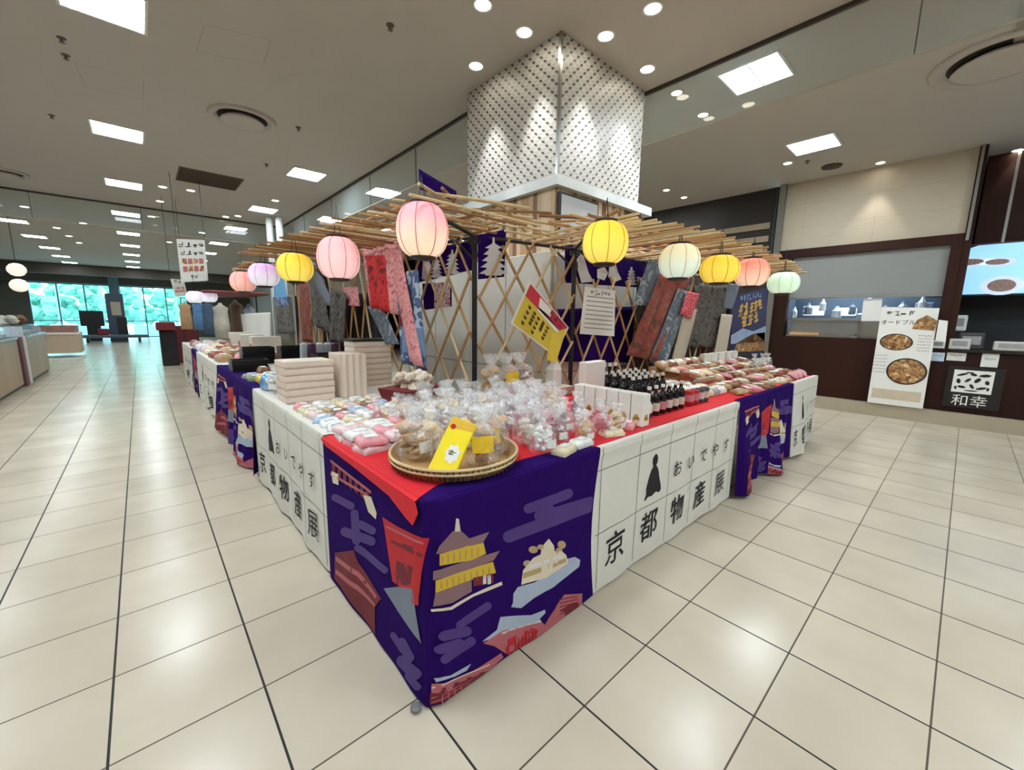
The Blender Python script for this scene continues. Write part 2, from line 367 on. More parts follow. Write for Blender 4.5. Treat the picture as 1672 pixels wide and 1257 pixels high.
# sprinklers / detectors
for i, (x, y, l) in enumerate(((1.074, 2.301, 'ceiling sprinkler above the pink lantern'), (1.045, 4.767, 'ceiling sprinkler right of the round vent'), (1.038, 6.461, 'ceiling sprinkler above the square light'), (-1.186, 6.484, 'ceiling sprinkler at the far left'),
                              (-.906, 4.38, 'upper of two ceiling hooks under the large light'), (-.91, 4.697, 'lower of two ceiling hooks under the large light'), (6.7, .75, 'ceiling sprinkler near the square light by the shopfront'))):
    o = empty('ceiling_sprinkler', (x, y, H), 0, l, 'sprinkler', 'small ceiling sprinklers')
    MB().lathe([(.032, 0), (.03, -.006), (.012, -.01), (.01, -.03), (.02, -.034), (.02, -.038)], 12).build('head', M('sprinkler_metal', (90, 84, 76), .4), o)
def ring_vent(x, y, r, label):
    o = empty('round_air_vent', (x, y, H), 0, label, 'air vent')
    MB().lathe([(r, 0), (r, -.02), (r*.96, -.035), (r*.84, -.03), (r*.74, -.008)], 40, closed=False).build('outer_ring', CEIL, o, True)
    MB().lathe([(r*.75, -.006), (r*.5, -.007)], 40, closed=False).build('slot', M('vent_slot', (48, 42, 36), .8), o)
    MB().lathe([(r*.5, -.006), (r*.64, -.04), (r*.68, -.06), (r*.6, -.064), (.001, -.064)], 40, closed=False).build('disc', CEIL, o, True)
ring_vent(.494, 4.97, .34, 'round ceiling air vent left of the column'); ring_vent(5.15, -1.0, .46, 'large round ceiling air vent at the right edge')
ring_vent(-2.1, 10.0, .3, 'faint round ceiling vent at the far left')
tag(MB().lathe([(.13, 0), (.12, -.02), (.02, -.025)], 24, (7.176, .556, H)).build('ceiling_speaker', M('dark_grille', (70, 60, 50), .6)), 'dark round ceiling speaker right of the square light', 'speaker')
mb = MB().box(.046, .92, 7.54, 8.4, H-.012, H+.001)
o = tag(mb.build('ceiling_grille', M('brown_grille', (112, 94, 78), .6)), 'brown rectangular air return grille in the left ceiling', 'air grille')
mb = MB()
for i in range(28): mb.box(.06, .9, 7.56+i*.03, 7.568+i*.03, H-.016, H-.012)
mb.build('slats', M('brown_grille_slat', (74, 60, 50), .6), o)
mb = MB().box(4.1, 5.5, -2.4, -1.05, H-.02, H)
tag(mb.build('ceiling_hatch', CEILB), 'large ceiling hatch with a brown outline at the top right corner', 'ceiling hatch')

# ------------------------------------------------------------------ shopfronts on the right (plane x = 7.7)
XW = 7.7
o = struct('wall_right', MB().box(XW, XW+.1, -.93, 1.30, 2.6, H), STONE)
struct('trim_5', MB().box(7.55, 7.9, -.99, 1.4, 0, .19).box(7.55, 7.9, -7, -.99, 0, .19).box(7.6, 7.9, 1.4, 9, 0, .12), PLINTH)
struct('wall_shop_left', MB().box(XW+.02, XW+.12, 1.36, 31.2, 0, H), DARKW)
o = empty('slatted_wall_panel', (XW+.02, 1.9, 2.7), 0, 'dark shop wall panel with pale horizontal wooden slats behind the canopy', 'wall panel')
for k in range(4):
    MB().box(-.04, 0, -.5, 1.6, -.35+k*.22, -.25+k*.22).build('slat', SLATW, o)
MB().box(-.05, .0, -.52, -.46, -.5, .95).build('post', BLACKM, o)
o = tag(MB().box(7.62, 7.74, 1.24, 1.33, .19, H).build('steel_post', STEEL), 'brushed steel post at the left end of the shopfront', 'post')
tag(MB().box(7.62, 7.66, -.955, -.925, 2.5, H).build('steel_post', STEEL), 'steel strip between the beige panel and the right hand shop', 'post', None)
struct('trim_7', MB().box(7.66, 7.82, -.985, -.91, .19, H), WOODDK)
# kitchen bay
o = empty('kitchen_bay', (XW, 0, 0), 0, 'dark wooden shopfront bay with a serving opening and a half lowered grey shutter', 'shopfront')
MB().box(-.04, .06, -.91, 1.24, .19, 1.16).build('lower_panel', WOODDK, o)
MB().box(-.05, .08, -.91, -.80, 1.16, 2.6).box(-.05, .08, 1.04, 1.24, 1.16, 2.6).box(-.05, .08, -.80, 1.04, 2.47, 2.6).build('frame', WOODDK, o)
sh_ = MB().box(.02, .04, -.8, 1.04, 1.80, 2.47).build('shutter', SHUT, o)
MB().box(.0, .06, -.8, 1.04, 1.78, 1.805).build('bottom_rail', STEEL, sh_)
mb = MB().box(.7, .75, -.9, 1.15, 1.1, 2.6).box(.1, .7, -.9, -.85, 1.1, 2.6).box(.1, .7, 1.1, 1.15, 1.1, 2.6).box(.1, .75, -.9, 1.15, 1.05, 1.1)
mb.build('inner_wall', M('kitchen_wall_tile', (70, 84, 100), .35, scale=30), o)
o = empty('glass_food_case', (7.74, .35, 1.16), 0, 'low glass food case with fried food trays on the shop counter', 'display case')
MB().box(-.06, .3, -.30, .66, 0, .025).box(-.06, .3, -.30, .66, .26, .285).build('shelf', STEEL, o)
MB().box(-.055, -.045, -.29, .65, .025, .26).build('glass_front', CLEAR, o)
mb = MB().box(-.03, .25, .2, .62, .025, .07).build('tray', M('fried_food', (206, 150, 84), .6, var=.5, scale=60, bump=.4), o)
mb = MB().box(-.03, .25, -.26, .16, .025, .06).build('tray', M('dark_food', (96, 62, 44), .6, var=.4, scale=60), o)
rr = random.Random(3)
for i, (y, z, sy, sz, c, l) in enumerate(((.75, 1.6, .28, .16, (225, 240, 250), 'bright white kitchen hood lamp panel on the left'), (.3, 1.58, .25, .13, (215, 235, 250), 'bright white kitchen light box in the middle'), (.05, 1.45, .2, .2, (140, 160, 185), 'steel kitchen machine behind the counter'),
                                  (-.3, 1.5, .22, .24, (120, 140, 165), 'grey kitchen appliance near the notice'), (.55, 1.42, .4, .07, (90, 100, 120), 'low steel pan rack in the kitchen'), (-.62, 1.6, .2, .22, (150, 170, 195), 'steel urn behind the standing menu board'))):
    m = M('kitchen_glow_%d' % i, c, .4, emit=1.2 if i < 2 else 0) if i < 2 else M('kitchen_steel_%d' % i, c, .3, metal=.5)
    e = MB().rbox(-.08, .08, -sy/2, sy/2, -sz/2, sz/2, .012).build('kitchen_light' if i < 2 else 'kitchen_appliance', m, loc=(8.15, y, z))
    tag(e, l, 'lamp' if i < 2 else 'kitchen appliance')
e = MB().poly3([onx(1406, 524, 7.74), onx(1437, 524, 7.74), onx(1441, 487, 7.74), onx(1410, 488, 7.74)], (-1, 0, 0), .004).build('paper_notice', CARD); tag(e, 'plain white notice sheet standing in the kitchen opening', 'notice')
kl = bpy.data.lights.new('kitchen_lamp', 'AREA'); kl.energy = 70; kl.size = .8; kl.color = (.85, .93, 1)
ko = bpy.data.objects.new('kitchen_lamp', kl); COL.objects.link(ko); ko.location = (8.1, .2, 2.55)
for i in range(9):
    y = 1.0-i*.2; z = 1.47+.06*(i % 3); sx = .05+.02*(i % 2)
    e = MB().lathe([(sx*.8, 0), (sx, .02), (sx*.95, .12), (sx*.5, .16), (sx*.3, .2)], 12).build('kitchen_pot', M('pot_steel_%d' % (i % 3), ((190, 200, 210), (120, 134, 150), (220, 226, 230))[i % 3], .25, metal=.4), loc=(7.98, y, z)); tag(e, 'steel kitchen pot behind the counter, %s from the left' % ORD[i], 'pot', 'kitchen pots')
e = tag(MB().box(7.9, 8.2, -.7, 1.0, 1.05, 1.47).build('kitchen_counter', STEEL), 'steel worktop inside the shop kitchen', 'counter')
# standing menu board on the plinth
def px_poly(pts, fn): return [fn(*p) for p in pts]
BX = 7.52
bl, brr, tr, tl = onx(1416, 655, BX), onx(1507, 664, BX), onx(1534, 503, BX+.02), onx(1440, 501, BX+.02)
bl.z = brr.z = .20
o = tag(MB().poly3([bl, brr, tr, tl], (1, 0, 0), .03).build('menu_board', CARD), 'tall white menu board with two round food dishes leaning by the shopfront', 'sign')
def bpt(u, v, off=.004):   # u across 0..1, v up 0..1
    p = (bl*(1-u)+brr*u)*(1-v)+(tl*(1-u)+tr*u)*v; return p+Vector((-off, 0, 0))
t = NT('food_photo'); v = t.new('ShaderNodeTexVoronoi'); v.inputs['Scale'].default_value = 22; t.link(t.coord(), v.inputs['Vector']); n2 = t.noise(30, 2)
t.base(t.ramp(t.math('ADD', t.math('MULTIPLY', t.xyz(v.outputs[1])[0], .6), t.math('MULTIPLY', n2, .5)), [(.15, lin((66, 34, 16))), (.38, lin((140, 92, 48))), (.55, lin((196, 150, 96))), (.7, lin((110, 66, 30))), (.85, lin((222, 196, 150)))])); FOOD = reg(t); DISH = M('dark_dish_rim', (44, 36, 32), .4)
mb = MB(); ex = (brr-bl).normalized(); ey = (tl-bl).normalized()
for cu, cv, ru, rv in ((.36, .65, .30, .085), (.62, .36, .36, .135)):
    for k, (s_, mi) in enumerate(((1, 1), (.9, 0))):
        mb.add([bpt(cu, cv, .004+k*.002)]+[bpt(cu+ru*s_*math.cos(q*math.pi/14), cv+rv*s_*math.sin(q*math.pi/14), .004+k*.002) for q in range(28)], [(0, q+1, (q+1) % 28+1) for q in range(28)], mi)
mb.add([bpt(*p) for p in ((.6, .79), (.98, .78), (1.0, .88), (.82, .93), (.66, .88))], [(0, 1, 2, 3, 4)], 0)
mb.add([bpt(*p) for p in ((.06, .06), (.94, .06), (.94, .16), (.06, .16))], [(0, 1, 2, 3)], 2)
scribble(mb, bpt(.36, .915), ex, ey, .30, .07, 4, 1); text_on(mb, 'オードブル', bpt(.34, .83), ex, ey, .075, 1)
for k in range(6): scribble(mb, bpt(.84, .72-k*.03), ex, ey, .13, .02, 6, 3, k); scribble(mb, bpt(.13, .5-k*.035), ex, ey, .14, .02, 6, 3, k+9)
mb.build('print', [FOOD, DISH, M('beige_print', (200, 184, 160), .6), SOFTLINE], o)
# small food card on the right edge of the board
e = MB().poly3([onx(1527, 556, 7.5), onx(1544, 558, 7.5), onx(1548, 524, 7.5), onx(1533, 522, 7.5)], (1, 0, 0), .004).build('food_card', CARD); tag(e, 'small food card beside the top right of the menu board', 'card')
# right hand shop
o = empty('dark_wood_counter', (XW, -2.5, 0), 0, 'dark walnut shop counter at the right edge', 'counter')
MB().box(-.06, .6, -2.9, 1.52, .19, 1.02).build('front', WOODDK, o)
MB().rbox(-.1, .66, -2.95, 1.53, 1.02, 1.06, .006).build('worktop', M('black_worktop', (40, 34, 32), .25), o)
struct('wall_shop_right', MB().box(9.0, 9.1, -7, -.95, 0, H), M('right_shop_back_wall', (62, 66, 74), .5))
struct('wall_shop_divider', MB().box(7.82, 9.0, -.97, -.93, 0, H), M('right_shop_back_wall', (62, 66, 74), .5))
o = empty('dark_wood_bulkhead', (8.25, -2.5, 2.5), 0, 'dark wooden bulkhead with thin steel strips over the illuminated menu', 'wall panel')
MB().box(0, .1, -2.5, 1.5, -.02, H-2.5).build('board', WOODDK, o)
for y in (-.0, .97, 1.22): MB().box(-.01, .0, y, y+.03, 0, H-2.5).build('steel_strip', STEEL, o)
# lit menu screen
o = empty('lit_menu_screen', (8.2, -1.55, 2.15), 0, 'blue white illuminated menu screen with food pictures at the right edge', 'screen')
MB().rbox(0, .06, -1.3, .98, -.36, .36, .006).build('casing', BLACKM, o)
sc_ = MB().box(-.006, 0, -1.28, .96, -.33, .34).build('screen', M('lit_blue_screen', (150, 205, 250), .4, emit=.85, var=.1, scale=3), o)
mb = MB()
for cy, cz, ry, rz_, mi in ((.79, -.22, .12, .09, 0), (.3, .1, .17, .06, 1), (.22, -.22, .2, .13, 1), (.6, .12, .28, .07, 1), (-.3, 0, .25, .15, 1)):
    for k, (s_, m_) in enumerate(((1, mi), (.65, 2 if mi else 2))):
        mb.add([(-.009-k*.002, cy, cz)]+[(-.009-k*.002, cy+ry*s_*math.cos(q*.35), cz+rz_*s_*math.sin(q*.35)) for q in range(18)], [(0, q+1, (q+1) % 18+1) for q in range(18)], m_)
mb.add([(-.009, .96, .34), (-.009, .5, .34), (-.009, .72, .25), (-.009, .96, .02)], [(0, 1, 2, 3)], 3)
mb.build('picture', [FOOD, M('pale_blue_plate', (205, 222, 250), .4, emit=.6), M('mid_food', (170, 140, 130), .5, var=.5, scale=40), BLACKM], sc_)
# logo board: white seal with a pattern and two characters below
LX = XW-.085
qa, qb = onx(1549, 597, LX), onx(1630, 672, LX)
o = tag(MB().box(LX, LX+.02, qb.y, qa.y, qb.z, qa.z).build('logo_board', M('near_black_board', (24, 20, 20), .4)), 'black square board with a white crest and two characters on the dark counter', 'sign')
mb = MB(); X = LX-.003; ca, cb = onx(1559, 603, LX), onx(1618, 645, LX); y0, y1, z0, z1 = ca.y, cb.y, cb.z, ca.z
mb.add([(X, y0, z0), (X, y1, z0), (X, y1, z1), (X, y0, z1)], [(0, 1, 2, 3)], 0)
r2 = random.Random(11)
for k, (cx, cy, sx_, sy_, th) in enumerate(((.22, .8, .16, .05, .4), (.5, .82, .1, .06, -.5), (.78, .8, .16, .07, .1), (.15, .5, .06, .12, .2), (.38, .56, .12, .05, .9), (.62, .58, .07, .13, -.4), (.86, .5, .06, .1, .3), (.25, .25, .12, .06, -.3), (.5, .3, .05, .12, .5), (.74, .24, .15, .06, .3), (.5, .1, .2, .03, 0), (.9, .22, .04, .08, 0), (.1, .2, .04, .08, .2), (.4, .9, .12, .03, 0))):
    W_, H_ = y1-y0, z1-z0; c_, s_ = math.cos(th), math.sin(th)
    mb.add([(X-.002, y0+W_*(cx+a*sx_*c_-b*sy_*s_), z0+H_*(cy+a*sx_*s_+b*sy_*c_)) for a, b in ((-1, -.4), (-.2, -1), (.6, -.7), (1, .3), (.2, 1), (-.7, .6))], [(0, 1, 2, 3, 4, 5)], 1)
text_on(mb, '和幸', (X, (y0+y1)/2, onx(1590, 663, LX).z), (0, -1, 0), (0, 0, 1), abs(y1-y0)*.46, 0, sx=1.0)
mb.build('crest', [CARD, BLACKM], o)
items = [('cash_register', (7.85, -1.15, 1.06), (.3, .24, .22), (60, 58, 62), 'dark cash register on the right counter', 'register'), ('white_machine', (7.9, -.98, 1.3), (.2, .2, .22), (220, 228, 232), 'white rounded machine on the right counter', 'machine'),
         ('price_card', (7.64, -1.05, 1.06), (.02, .2, .14), (200, 200, 196), 'pale price card on the right counter, rightmost of two', 'card'), ('price_card', (7.64, -.84, 1.06), (.02, .15, .11), (216, 220, 222), 'pale price card on the right counter, nearest the menu board', 'card'),
         ('counter_tray', (7.72, -1.5, 1.06), (.2, .3, .12), (190, 186, 180), 'grey tray with goods at the far right of the counter', 'tray'), ('display_tin', (7.78, -.75, 1.06), (.12, .14, .16), (86, 84, 88), 'small dark tin at the left end of the right counter', 'tin')]
for n, (x, y, z), (sx, sy, sz), c, l, cat in items:
    e = MB().rbox(-sx/2, sx/2, -sy/2, sy/2, 0, sz, min(.012, sx/5)).build(n, M(n+'_paint%d' % c[0], c, .45), loc=(x, y, z)); tag(e, l, cat)
    MB().box(-sx/2-.002, -sx/2, -sy*.36, sy*.36, sz*.3, sz*.8).build('label', M('small_label_grey', (150, 150, 150), .5, var=.4, scale=60), e)
for i, (ya, yb, za, zb, l) in enumerate(((-.80, -.93, .88, 1.0, 'pale blue notice taped to the counter front left of the crest'), (-.95, -1.13, .9, 1.01, 'white notice taped to the counter front above the crest'), (-1.27, -1.42, .84, 1.02, 'white notice taped to the counter front right of the crest'))):
    e = MB().box(XW-.068, XW-.062, yb, ya, za, zb).build('paper_notice', M('notice_%d' % i, ((190, 205, 225), (214, 212, 206), (220, 220, 216))[i], .6)); tag(e, l, 'notice')
    mb = MB(); scribble(mb, (XW-.070, (ya+yb)/2, (za+zb)/2), (0, -1, 0), (0, 0, 1), .1, .03, 5, 0, i); mb.build('print', SOFTLINE, e)

# ------------------------------------------------------------------ left side counters
XL = -2.35
for i, (y0, y1, l) in enumerate(((5.2, 8.2, 'light wooden display counter at the left edge, nearest one'), (8.25, 10.5, 'light wooden display counter at the left, second one'), (11.3, 13.5, 'light wooden display counter at the left, beyond the maroon banner'))):
    o = empty('wood_counter', (XL, (y0+y1)/2, 0), 0, l, 'counter', 'light wooden counters on the left'); h = (y1-y0)/2
    MB().box(-.7, 0, -h, h, .06, .88).build('front', WOODLT, o); MB().box(-.68, -.03, -h+.02, h-.02, 0, .06).build('toe_kick', BLACKM, o)
    MB().rbox(-.72, .02, -h, h, .88, .92, .006).build('worktop', M('counter_top_grey', (120, 116, 112), .25), o)
    gc_ = MB().box(-.68, -.04, -h+.03, h-.03, .92, 1.12).build('glass_case', PANE, o)
    MB().box(-.62, -.1, -h+.06, h-.06, .925, .98).build('food_tray', M('mixed_food', (150, 124, 96), .6, var=.5, scale=25), gc_)
for i, (y, c, l) in enumerate(((10.75, (108, 66, 70), 'maroon upright panel between the left counters'), (11.1, (214, 214, 208), 'white upright panel beside the maroon panel'))):
    e = MB().rbox(-.3, .02, -.13+.05*i, .13-.05*i, .0, .92, .006).build('upright_panel', M('upright_%d' % i, c, .6), loc=(XL, y, 0)); tag(e, l, 'panel')
    MB().box(-.2, .0, -.06, .06, .92, 1.1).build('card', M('upright_card_%d' % i, (200, 210, 220), .5), e)
for i, (x, y, l) in enumerate(((-3.3, 9.8, 'black post at the left edge, nearer one'), (-3.1, 11.7, 'black post at the left edge, farther one'))):
    e = empty('shop_post', (x, y, 0), 0, l, 'post', 'black posts of the left shop')
    MB().box(-.06, .06, -.06, .06, 0, 2.75).build('post', BLACKM, e); MB().box(-.9, .4, -.05, .05, 2.68, 2.78).build('arm', BLACKM, e)
    MB().box(-.9, -.06, -.03, .03, 1.0, 2.5).build('panel', M('pale_poster', (168, 180, 190), .5, var=.3, scale=4), e)
for i, (z, l) in enumerate(((2.42, 'round paper lamp at the left edge, upper one'), (2.04, 'round paper lamp at the left edge, lower one'))):
    e = empty('round_paper_lamp', (-2.8, 14.9, z), 0, l, 'lamp', 'round white lamps at the left')
    MB().lathe([(.04, .15), (.11, .12), (.16, .05), (.17, 0), (.16, -.06), (.11, -.13), (.04, -.16)], 20).build('shade', M('warm_white_shade', (245, 238, 222), .7, emit=.75), e, True)
    MB().tube([(0, 0, .15), (0, 0, .30 if i else H-2.42)], .006).build('cord', BLACKM, e)
o = empty('far_display_cart', (-2.5, 17.2, 0), 0, 'far white edged display cart at the end of the left counters', 'cart')
MB().box(-.5, .45, -.5, .5, .2, .75).build('body', M('cart_tan', (190, 170, 146), .6), o); MB().box(-.52, .47, -.52, .52, .75, .8).box(-.52, .47, -.52, .52, 0, .06).box(-.5, -.44, -.5, -.44, .06, .2).build('edge', CARD, o)
MB().box(-.45, .4, -.4, .4, .8, 1.0).build('goods', M('mixed_goods', (150, 110, 100), .6, var=.6, scale=12), o)
for i, (u, ytop, l) in enumerate(((-2.9, 13.0, 'fruit heap on the far left counter'), (-2.75, 12.2, 'brown goods heap on the left counter'), (-2.7, 11.6, 'pale goods heap on the left counter'))):
    e = MB(); 
    for k in range(14): e.lathe([(.05, -.05), (.09, 0), (.05, .06), (.005, .07)], 7, (rr.uniform(-.25, .25), rr.uniform(-.3, .3), rr.uniform(1.15, 1.25)))
    e = e.build('goods_heap', M('heap_%d' % i, ((190, 150, 110), (120, 84, 60), (190, 190, 180))[i], .6, var=.4), loc=(u, ytop, 0)); tag(e, l, 'goods', kind='stuff')

# ------------------------------------------------------------------ far end: pillar sign, kiosks, dark bulkhead, planting outside
o = empty('far_kiosk', (-1.5, 27.5, 0), 0, 'dark square kiosk with a pale notice in front of the far windows', 'kiosk')
MB().box(-.32, .32, -.3, .3, 0, 2.35).build('body', M('kiosk_dark_blue', (62, 76, 96), .5), o); MB().box(-.15, .2, -.32, -.3, 1.3, 1.95).build('notice', M('tan_notice', (180, 170, 150), .6), o)
MB().box(.0, .36, -.34, -.3, .2, 1.2).build('lower_board', BLACKM, o)
o = empty('far_screen', (-2.35, 28.3, 0), 0, 'black display screen on a stand left of the far kiosk', 'screen')
MB().box(-.5, .35, -.05, .05, .75, 1.5).build('panel', BLACKM, o); MB().box(-.3, .2, -.05, .05, 0, .75).build('stand', BLACKM, o)
o = empty('far_bench', (-1.9, 26.6, 0), 0, 'low dark bench at the foot of the far kiosk', 'bench')
MB().rbox(-.9, 1.5, -.3, .3, .22, .36, .02).build('seat', M('bench_grey', (74, 92, 104), .6), o); MB().box(-.7, -.6, -.2, .2, 0, .22).build('leg', BLACKM, o); MB().box(1.1, 1.2, -.2, .2, 0, .22).build('leg', BLACKM, o)
e = MB().rbox(-.2, .2, -.15, .15, 0, .3, .03).build('red_bag', M('red_bag_cloth', (120, 40, 56), .7), loc=(-2.0, 26.6, .36)); tag(e, 'dark red bag on the low bench by the far kiosk', 'bag')
struct('trim_6', MB().box(-6, 7.6, 27.9, 28.2, 3.2, H).box(-6, 7.6, 30.9, 31.2, 2.95, H), M('far_bulkhead_paint', (84, 78, 72), .8))
mb = MB(); r3 = random.Random(5)
for k in range(620):
    x = r3.uniform(-9, 4); y = r3.uniform(36, 41); z = r3.uniform(.8, 1.6+3.2*r3.random()); s_ = r3.uniform(.14, .4)
    mb.lathe([(s_*.5, -s_*.8), (s_, -.2*s_), (s_*.9, .3*s_), (s_*.4, .8*s_)], 7, (x, y, z), wob=lambda q, j: r3.uniform(.6, 1.25))
o = tag(mb.build('garden_hedge', M('hedge_leaf', (104, 168, 146), .8, var=.6, scale=6)), 'green trees and hedge seen outside the far windows', 'hedge', kind='stuff')
for i, x in enumerate((-6.2, -4.2, -2.4, -.6, 1.2)):
    e = MB().tube([(x, 35.0, 0), (x+.1, 35.0, 3), (x+.05, 35.0, 6)], .09).build('tree_trunk', M('trunk_grey', (110, 140, 140), .8)); tag(e, 'slim tree trunk outside the far windows, %s from the left' % ORD[i], 'tree', 'tree trunks outside')
tag(MB().box(-10, 6, 31.5, 48, -.1, -.02).build('outdoor_paving', M('paving_pale', (190, 205, 210), .7)), 'pale paving outside the far windows', 'paving'); bpy.data.objects['outdoor_paving']['kind'] = 'structure'
for i, (x, l) in enumerate(((-3.3, 'low planter wall outside the left far window'), (.2, 'low planter wall outside the right far window'))):
    tag(MB().rbox(x-1.2, x+1.2, 33.6, 34.2, 0, .7, .03).build('planter_wall', M('planter_grey', (150, 175, 185), .7)), l, 'planter')
# distant right side of the hall
struct('wall_hall_divider', MB().box(4.9, 5.1, 12.5, 31.2, 0, H), M('hall_wall_pale', (150, 146, 138), .7))
for i, (x, y, l) in enumerate(((1.85, 10.3, 'white round pillar behind the glass beyond the canopy, left one'), (2.02, 10.12, 'white round pillar behind the glass beyond the canopy, right one'))):
    e = MB().lathe([(.075, 0), (.075, H)], 20, (x, y, 0)).build('round_pillar', M('pillar_white', (205, 208, 208), .5)); tag(e, l, 'pillar', 'white pillars')
struct('wall_hall_box', MB().box(2.6, 4.9, 12.9, 13.1, 0, H), M('hall_wall_pale', (150, 146, 138), .7))

# ------------------------------------------------------------------ tables
TZ = .775
def table(name_label, x0, x1, y0, y1):
    o = empty('display_table', ((x0+x1)/2, (y0+y1)/2, 0), 0, name_label, 'table', 'display tables of the stall'); hx, hy = (x1-x0)/2, (y1-y0)/2
    MB().box(-hx, hx, -hy, hy, TZ-.03, TZ).build('table_top', M('table_board', (190, 180, 165), .6), o)
    for sx in (-1, 1):
        for sy in (-1, 1):
            MB().tube([(sx*(hx-.06), sy*(hy-.06), 0), (sx*(hx-.06), sy*(hy-.06), TZ-.03)], .014).build('leg', M('table_leg_grey', (120, 120, 120), .4, metal=.6), o)
table('corner display table under the basket and the purple cloth', .02, .9, .02, 1.35)
table('second table of the left wing under white cloth', .02, .9, 1.36, 3.1); table('third table of the left wing under purple cloth', .02, .9, 3.11, 4.85)
table('fourth table of the left wing', .02, .9, 4.86, 6.9); table('fifth table of the left wing, far end', .02, .9, 6.91, 10.2)
table('first table of the right wing under white cloth', .91, 2.65, .02, .9); table('second table of the right wing', 2.66, 4.1, .02, .9); table('end table of the right wing under the last white cloth', 4.11, 5.05, .02, .9)
table('inner infill table behind the corner', .91, 1.9, .91, 1.22)
# red top cloths
def slab(name, label, x0, x1, y0, y1, z=TZ, m=RED):
    o = MB().box(x0, x1, y0, y1, z, z+.006).build(name, m); return tag(o, label, 'tablecloth')
r_ = slab('red_tablecloth', 'bright red cloth on the corner table top', .0, .9, .12, 1.0)
mb = MB().poly3([(-.030, .30, TZ+.0), (-.030, .03, TZ+.0), (-.030, .015, TZ-.03), (-.030, .05, TZ-.085), (-.030, .10, TZ-.075), (-.030, .22, TZ-.04), (-.030, .55, TZ-.025), (-.030, .9, TZ-.02), (-.030, .975, TZ+.0)], (1, 0, 0), .003)
mb.poly3([(-.028, .035, TZ+.004), (-.008, .045, TZ+.006), (-.008, .975, TZ+.006), (-.028, .975, TZ+.004)], (.5, 0, -1), .003)
mb.poly3([(-.008, .045, TZ+.006), (.10, .10, TZ+.006), (.55, .10, TZ+.006), (.9, .07, TZ+.006), (.9, .98, TZ+.006), (-.008, .98, TZ+.006)], (0, 0, 1), .002)
mb.build('hanging_edge', RED, r_)
slab('red_tablecloth', 'red cloth strip along the right wing beside the white boxes and bottles', .9, 2.7, .02, 1.2); slab('red_tablecloth', 'red cloth under the packs at the far right', 2.7, 5.05, .03, .9)
slab('white_tablecloth', 'white cloth on the left wing table top', .0, .9, 1.0, 2.7, m=WCL); slab('purple_tablecloth', 'purple cloth on the left wing table top', .0, .9, 2.7, 4.85, m=PUR); slab('white_tablecloth', 'far white cloth on the left wing table top', .0, .9, 4.85, 10.2, m=WCL)

# ------------------------------------------------------------------ printed banner cloths
class Path:
    def __init__(s, pts):
        s.p = [Vector((*q, 0)) for q in pts]; s.l = [0]
        for a, b in zip(s.p, s.p[1:]): s.l.append(s.l[-1]+(b-a).length)
        s.L = s.l[-1]; s.n = []
        for i in range(len(s.p)):
            d = (s.p[min(i+1, len(s.p)-1)]-s.p[max(i-1, 0)]).normalized(); s.n.append(Vector((d.y, -d.x, 0)))
    def at(s, u):
        u = min(max(u, 0), s.L); i = 0
        while i < len(s.l)-2 and u > s.l[i+1]: i += 1
        f = (u-s.l[i])/(s.l[i+1]-s.l[i]); return s.p[i].lerp(s.p[i+1], f), s.n[i].lerp(s.n[i+1], f).normalized()
def cloth(name, label, path, mats, art, z0=TZ+.012, drop=.75, over=.05, wave=.006, us=1.0, ph=0, skirt=None, cuts=(), pinch=0, sink=0):
    """art: list of (points in (u, t), material index); u along the path, t down from the table edge"""
    bm = bmesh.new(); L = path.L/us
    def face(pts, lay, mi):
        vs = [bm.verts.new((p[0], p[1], lay)) for p in pts]
        try: f = bm.faces.new(vs); f.material_index = mi
        except ValueError: pass
    face([(0, -over), (L, -over), (L, drop), (0, drop)], 0, 0)
    for k, (pts, mi) in enumerate(art): face(pts, 1+k*.016, mi)
    bmesh.ops.triangulate(bm, faces=[f for f in bm.faces if len(f.verts) > 4])
    n = int(L/.045)
    for i in range(1, n+1):
        bmesh.ops.bisect_plane(bm, geom=bm.verts[:]+bm.edges[:]+bm.faces[:], plane_co=(i*L/(n+1), 0, 0), plane_no=(1, 0, 0), dist=1e-6)
    for q in list(cuts)+[0, .012, .03, .07, .15, .25, .35, .45, .55, .65, .72]:
        bmesh.ops.bisect_plane(bm, geom=bm.verts[:]+bm.edges[:]+bm.faces[:], plane_co=(0, q, 0), plane_no=(0, 1, 0), dist=1e-6)
    for v in bm.verts:
        u, t, lay = v.co; ff = min(1, max(0, t/drop))
        if pinch and u > L-.35: u -= pinch*math.sin(math.pi*ff)*(u-L+.35)/.35
        p, nn = path.at(u*us); off = .0012*lay if lay else 0
        if t <= 0: q = p+nn*(.010+t); z = z0+off*.6+.0
        elif t < .03: f = t/.03; q = p+nn*(.010+.006*math.sin(f*1.57)+off*f); z = z0-.02*f*f-.010*f+off*(1-f)
        else:
            f = (t-.03)/(drop-.03); wv = wave*(f**.8)*(math.sin(u*9+ph)+.6*math.sin(u*21+ph*2+t*2)) + (skirt(u, f) if skirt else 0)
            q = p+nn*(.016-sink+wv+off); z = z0-t
        v.co = (q.x, q.y, z)
    me = bpy.data.meshes.new(name); bm.to_mesh(me); bm.free()
    for m in mats: me.materials.append(m)
    for p_ in me.polygons: p_.use_smooth = False
    return tag(link(name, me), label, 'tablecloth')
def z8(x, y): return 500+x/2.618, 700+y/2.618
LF = .985    # width of the banner on the left face
ZT = TZ+.012
def fA(pts): return [(LF+p.x, ZT-p.z) for p in (ony(*z8(*q), -.01) for q in pts)]
def lA(pts): return [(LF-p.y, ZT-p.z) for p in (onx(*z8(*q), -.01) for q in pts)]
def clampart(a, L, drop): return [([(min(max(u, .004), L-.004), min(max(t, -.04), drop-.004)) for u, t in p], m) for p, m in a]
